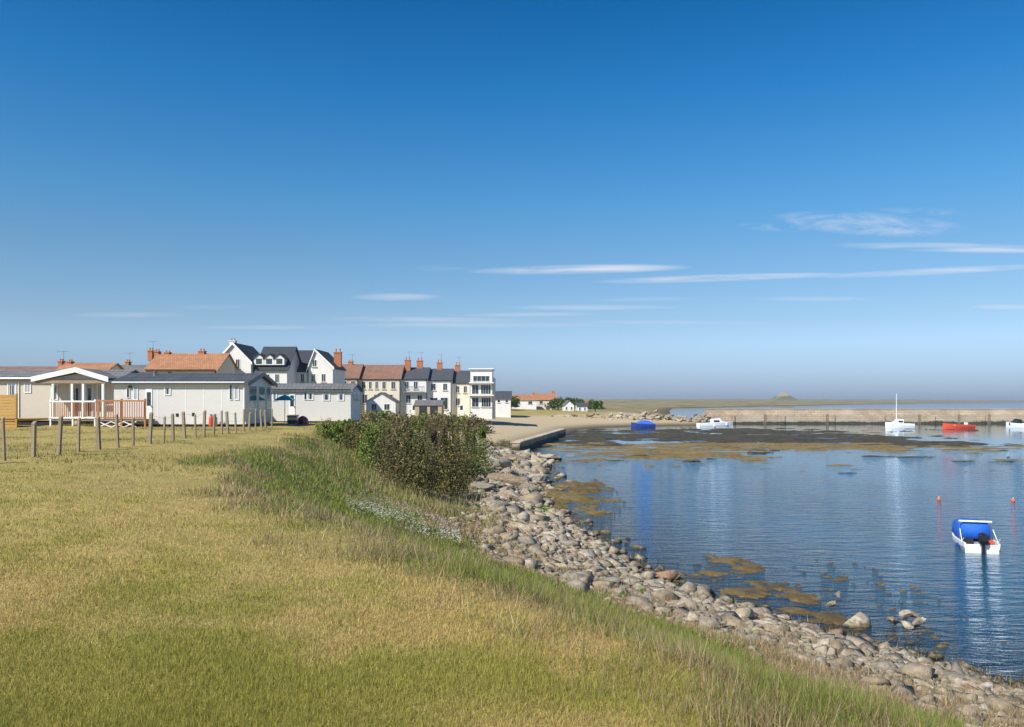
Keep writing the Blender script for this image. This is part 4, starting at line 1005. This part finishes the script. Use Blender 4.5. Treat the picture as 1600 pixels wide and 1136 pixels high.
p = P(473, 656, 58.5); r_ = empty('dome_tent', (p.x, 58.5, zat(p.x, 58.5))); tag(r_, 'small red dome tent pitched in front of the rightmost caravan', 'tent')
MB().lathe([(.46, 0), (.46, .1), (.42, .3), (.32, .48), (.18, .58), (.03, .63)], (0, 0, 0), 10).build('canopy', M['carred'], r_)
MB().prism([(-.16, .02), (.16, .02), (.13, .3), (0, .42), (-.13, .3)], 'y', -.47, -.44).build('door_flap', M['dark'], r_)
p = P(456, 655, 60); r_ = empty('storage_box', (p.x, 60, zat(p.x, 60))); tag(r_, 'dark grey garden storage box against the front of the rightmost caravan', 'storage box')
MB().box(-.36, .36, 0, .5, 0, .52).build('body', M['cargrey'], r_, bevel=.02); MB().prism([(-.04, .525), (.54, .525), (.54, .66), (-.04, .59)], 'x', -.39, .39).build('lid', M['black'], r_)
car('white parked car at the right end of the harbour terrace', 748, 648, 126, 4.2, 1.5, M['carwhite'], 0)
car('silver parked car at the sandy end of the terrace road', 700, 649, 123, 4.2, 1.5, mat('silver_paint', (.42, .43, .44), .3, .05, 2), R(8))
p = P(445, 655, 57); r_ = empty('parasol', (p.x, 57, zat(p.x, 57))); tag(r_, 'teal parasol on a pole between the middle and right caravans', 'parasol')
MB().tube((0, 0, 0), (0, 0, 2.1), .025).build('pole', M['trim'], r_); MB().lathe([(.02, .5), (.35, .38), (.75, .14), (.78, .1), (.74, .12), (.3, .34)], (0, 0, 1.65), 8).build('canopy', M['tealcloth'], r_)


# ------------------------------------------------------------------ boats
def hull(L, B, D, m, name, parent, sheer=.18, inside=None):
    """lofted open hull, bow at +y, waterline at z 0"""
    rings = []; n = 13
    for i in range(n):
        t_ = i / (n - 1); y = -L / 2 + L * t_; w = B / 2 * (1 - max(0, (t_ - .35) / .65) ** 2.2 * .985) * (.93 + .07 * min(1, t_ / .2)); top = D + sheer * t_ ** 2; keel = -.16 + .30 * max(0, t_ - .75) * 2
        rings.append([(-w, y, top), (-w * .97, y, top * .55), (-w * .80, y, .02 + keel * .2), (-w * .35, y, keel * .8), (0, y, keel), (w * .35, y, keel * .8), (w * .80, y, .02 + keel * .2), (w * .97, y, top * .55), (w, y, top),
                      (w * .9, y, top + .012), (w * .86, y, top * .45 + .02), (0, y, top * .40), (-w * .86, y, top * .45 + .02), (-w * .9, y, top + .012)])
    o = MB().loft(rings).build(name, m, parent, smooth=False); return o


def main_boat():
    x, y = G(1516, 853); root = empty('motorboat', (x, y, WL), R(-16)); tag(root, 'small white motorboat under a bright blue canvas cover, nearest boat at the mooring', 'boat')
    L, B, D = 4.2, 1.72, .46; root.scale = (.80, .80, .85)
    hull(L, B, D, M['hull'], 'hull', root)
    MB().box(-.74, .74, -L / 2 - .03, -L / 2 + .06, -.1, .40).build('transom', M['hull'], root, bevel=.02)
    MB().box(-.6, .6, -.75, -.45, .16, .34).build('seat', M['hull'], root, bevel=.02); MB().box(-.62, .62, -1.85, -1.5, .16, .3).build('seat', M['hull'], root, bevel=.02)
    # canvas cover over the fore part, held up by a hoop, sagging a little between the edges
    rings = []
    for t_ in np.linspace(0, 1, 9):
        yy = -1.05 + 2.75 * t_; w = (.76 - .62 * max(0, t_ - .35) ** 1.5); tp = 1.30 - .03 * t_ - .62 * max(0, t_ - .42) ** 1.3 - .02 * math.sin(t_ * 9)
        rings.append([(w * c_, yy, .50 + .12 * t_ ** 2 * .5 + (tp - .5) * k_) for c_, k_ in ((-1, 0), (-1.0, .35), (-.95, .72), (-.72, .96), (-.3, 1.02), (.3, 1.02), (.72, .96), (.95, .72), (1.0, .35), (1, 0))])
    rings = [[(x_ * (1 + .03 * math.sin(y_ * 13)), y_, z_ + .025 * math.sin(x_ * 9 + y_ * 6)) for x_, y_, z_ in rg] for rg in rings]; MB().loft(rings).build('canvas_cover', M['blue'], root, smooth=True)
    b = MB().box(-.80, .70, -1.16, -1.02, 1.30, 1.38); b.build('roof_bar', M['trim'], root, bevel=.02)
    for sx in (-.74, .66): MB().tube((sx, -1.1, .45), (sx, -1.1, 1.31), .022).build('stanchion', M['steel'], root)
    for sx in (-1, 1): MB().tube((sx * .74, -1.1, .98), (sx * .80, -1.75, .46), .018).tube((sx * .80, -1.75, .46), (sx * .8, -2.0, .66), .018).build('hand_rail', M['trim'], root)
    e = MB(); e.loft([[(-.15, -2.42, .44), (.15, -2.42, .44), (.15, -2.06, .44), (-.15, -2.06, .44)], [(-.19, -2.48, .62), (.19, -2.48, .62), (.19, -2.02, .62), (-.19, -2.02, .62)], [(-.17, -2.44, .86), (.17, -2.44, .86), (.16, -2.04, .90), (-.16, -2.04, .90)], [(-.08, -2.34, .95), (.08, -2.34, .95), (.08, -2.1, .96), (-.08, -2.1, .96)]])
    mo = e.build('outboard_motor', M['black'], root, bevel=.02); MB().box(-.07, .07, -2.36, -2.2, -.35, .44).build('motor_leg', M['black'], mo); MB().tube((0, -2.1, .62), (.0, -1.6, .70), .025).build('tiller', M['black'], mo)
    MB().lathe([(.0, -.12), (.09, -.1), (.11, 0), (.09, .1), (0, .12)], (-.84, -1.2, .2), 10).build('fender', M['navy'], root); MB().lathe([(.0, -.12), (.09, -.1), (.11, 0), (.09, .1), (0, .12)], (.90, -.6, .22), 10).build('fender', M['trim'], root)
    b = MB(); pts = [(0, L / 2 - .1, .62), (.05, L / 2 + .5, .30), (.15, L / 2 + 1.2, .05), (.3, L / 2 + 2.0, -.06)]
    for a_, c_ in zip(pts[:-1], pts[1:]): b.tube(a_, c_, .018, n=5)
    b.build('mooring_rope', M['wood'], root)
    for yy in (-.6, 0, .6): MB().tube((-.80, yy, .46), (.80, yy, .46), .012, n=5).build('lashing', M['black'], root)
    MB().box(.25, .6, -1.95, -1.6, .31, .56).build('fuel_tank', M['redhull'], root, bevel=.03); MB().box(-.6, -.2, -1.5, -1.1, .22, .52).build('locker', M['dark'], root, bevel=.02)


main_boat()


def far_boat(label, px0, px1, py, hm, L=None, B=2.1, D=.75, rz=R(90), mast=None, cabin=None, cover=None, stripe=None):
    x, y = G((px0 + px1) / 2, py); root = empty('moored_boat', (x, y, WL), rz); tag(root, label, 'boat')
    L = L or (px1 - px0) / F * y; hull(L, B, D, hm, 'hull', root, .35)
    if cabin:
        rings = [[(-B * .34, yy, D * .6), (-B * .32, yy, D + hh), (-B * .22, yy, D + hh + .12), (B * .22, yy, D + hh + .12), (B * .32, yy, D + hh), (B * .34, yy, D * .6)] for yy, hh in ((-L * .12, .8), (L * .10, .9), (L * .17, .35), (L * .30, .12))]
        c = MB().loft(rings).build('cabin', cabin, root)
        for sx in (-1, 1): MB().box(sx * B * .34 - .02, sx * B * .34 + .02, -L * .09, L * .07, D + .25, D + .65).build('window', M['glass'], c)
    if cover:
        rings = [[(-B * .45, yy, D + .02), (-B * .3, yy, D + hh * .8), (0, yy, D + hh), (B * .3, yy, D + hh * .8), (B * .45, yy, D + .02)] for yy, hh in ((-L * .42, .2), (-L * .2, .75), (L * .1, .8), (L * .25, .35))]
        MB().loft(rings).build('canvas_cover', cover, root)
    if stripe:
        MB().box(-B * .2, B * .2, -L * .3, -L * .25, D * .5, D + .5).build('engine_box', stripe, root)
        MB().box(-B * .42, B * .42, -L * .1, -L * .02, D * .8, D * .9).build('seat', M['trim'], root); MB().box(-B * .4, B * .4, L * .14, L * .2, D * .9, D).build('seat', M['trim'], root)
    if mast: MB().tube((0, L * .1, D), (0, L * .1, mast), .09, .05).build('mast', M['trim'], root)
    MB().lathe([(0, -.2), (.12, -.16), (.15, 0), (.12, .16), (0, .2)], (B * .5, -L * .1, D * .5), 8).build('fender', M['trim'], root)
    return root


far_boat('moored boat with blue canvas cover before the boulder heap, leftmost of the far boats', 986, 1024, 668, M['navy'], cover=M['blue'], D=.8, rz=R(80))
far_boat('white cabin boat with blue hull stripe lying before the root of the harbour wall', 1090, 1146, 669, M['hull'], cabin=M['hull'], D=1.1, B=2.6, rz=R(-84))
far_boat('white boat with tall pale mast in front of the harbour wall', 1384, 1426, 668.5, M['hull'], mast=7.6, D=.95, cabin=M['trim'], rz=R(86))
far_boat('orange red open boat in front of the harbour wall', 1472, 1521, 670, M['redhull'], D=.85, stripe=M['trim'], rz=R(94))
far_boat('small white boat with dark wheelhouse at the right edge under the harbour wall', 1580, 1600, 668, M['hull'], L=5, cabin=M['black'], D=.9, rz=R(30))
for px, py, lab in ((1467, 782, 'orange mooring buoy beyond the blue covered motorboat, left of two'), (1583, 784, 'orange mooring buoy beyond the blue covered motorboat, right of two')):
    x, y = G(px, py); r_ = empty('mooring_buoy', (x, y, WL)); tag(r_, lab, 'buoy')
    MB().lathe([(0, -.09), (.07, -.07), (.105, 0), (.10, .07), (.06, .13), (0.015, .15)], (0, 0, .04), 14).build('float', M['buoy'], r_, smooth=True)
    MB().lathe([(.010, .14), (.025, .155), (.025, .19), (.010, .20)], (0, 0, .04), 10).build('ring', M['trim'], r_)


# ------------------------------------------------------------------ sea air
hz = MB().box(-15000, 15000, -300, 15000, -60, 24).build('haze', bpy.data.materials.new('sea_air')); tag(hz, kind='stuff')
hm = hz.data.materials[0]; hm.use_nodes = True; t = NT(hm.node_tree)
pv = t.n('ShaderNodeVolumePrincipled', {'Color': (.80, .88, .97, 1), 'Density': .00016, 'Anisotropy': .2}); o = t.n('ShaderNodeOutputMaterial'); t.link(pv.outputs[0], o.inputs['Volume'])
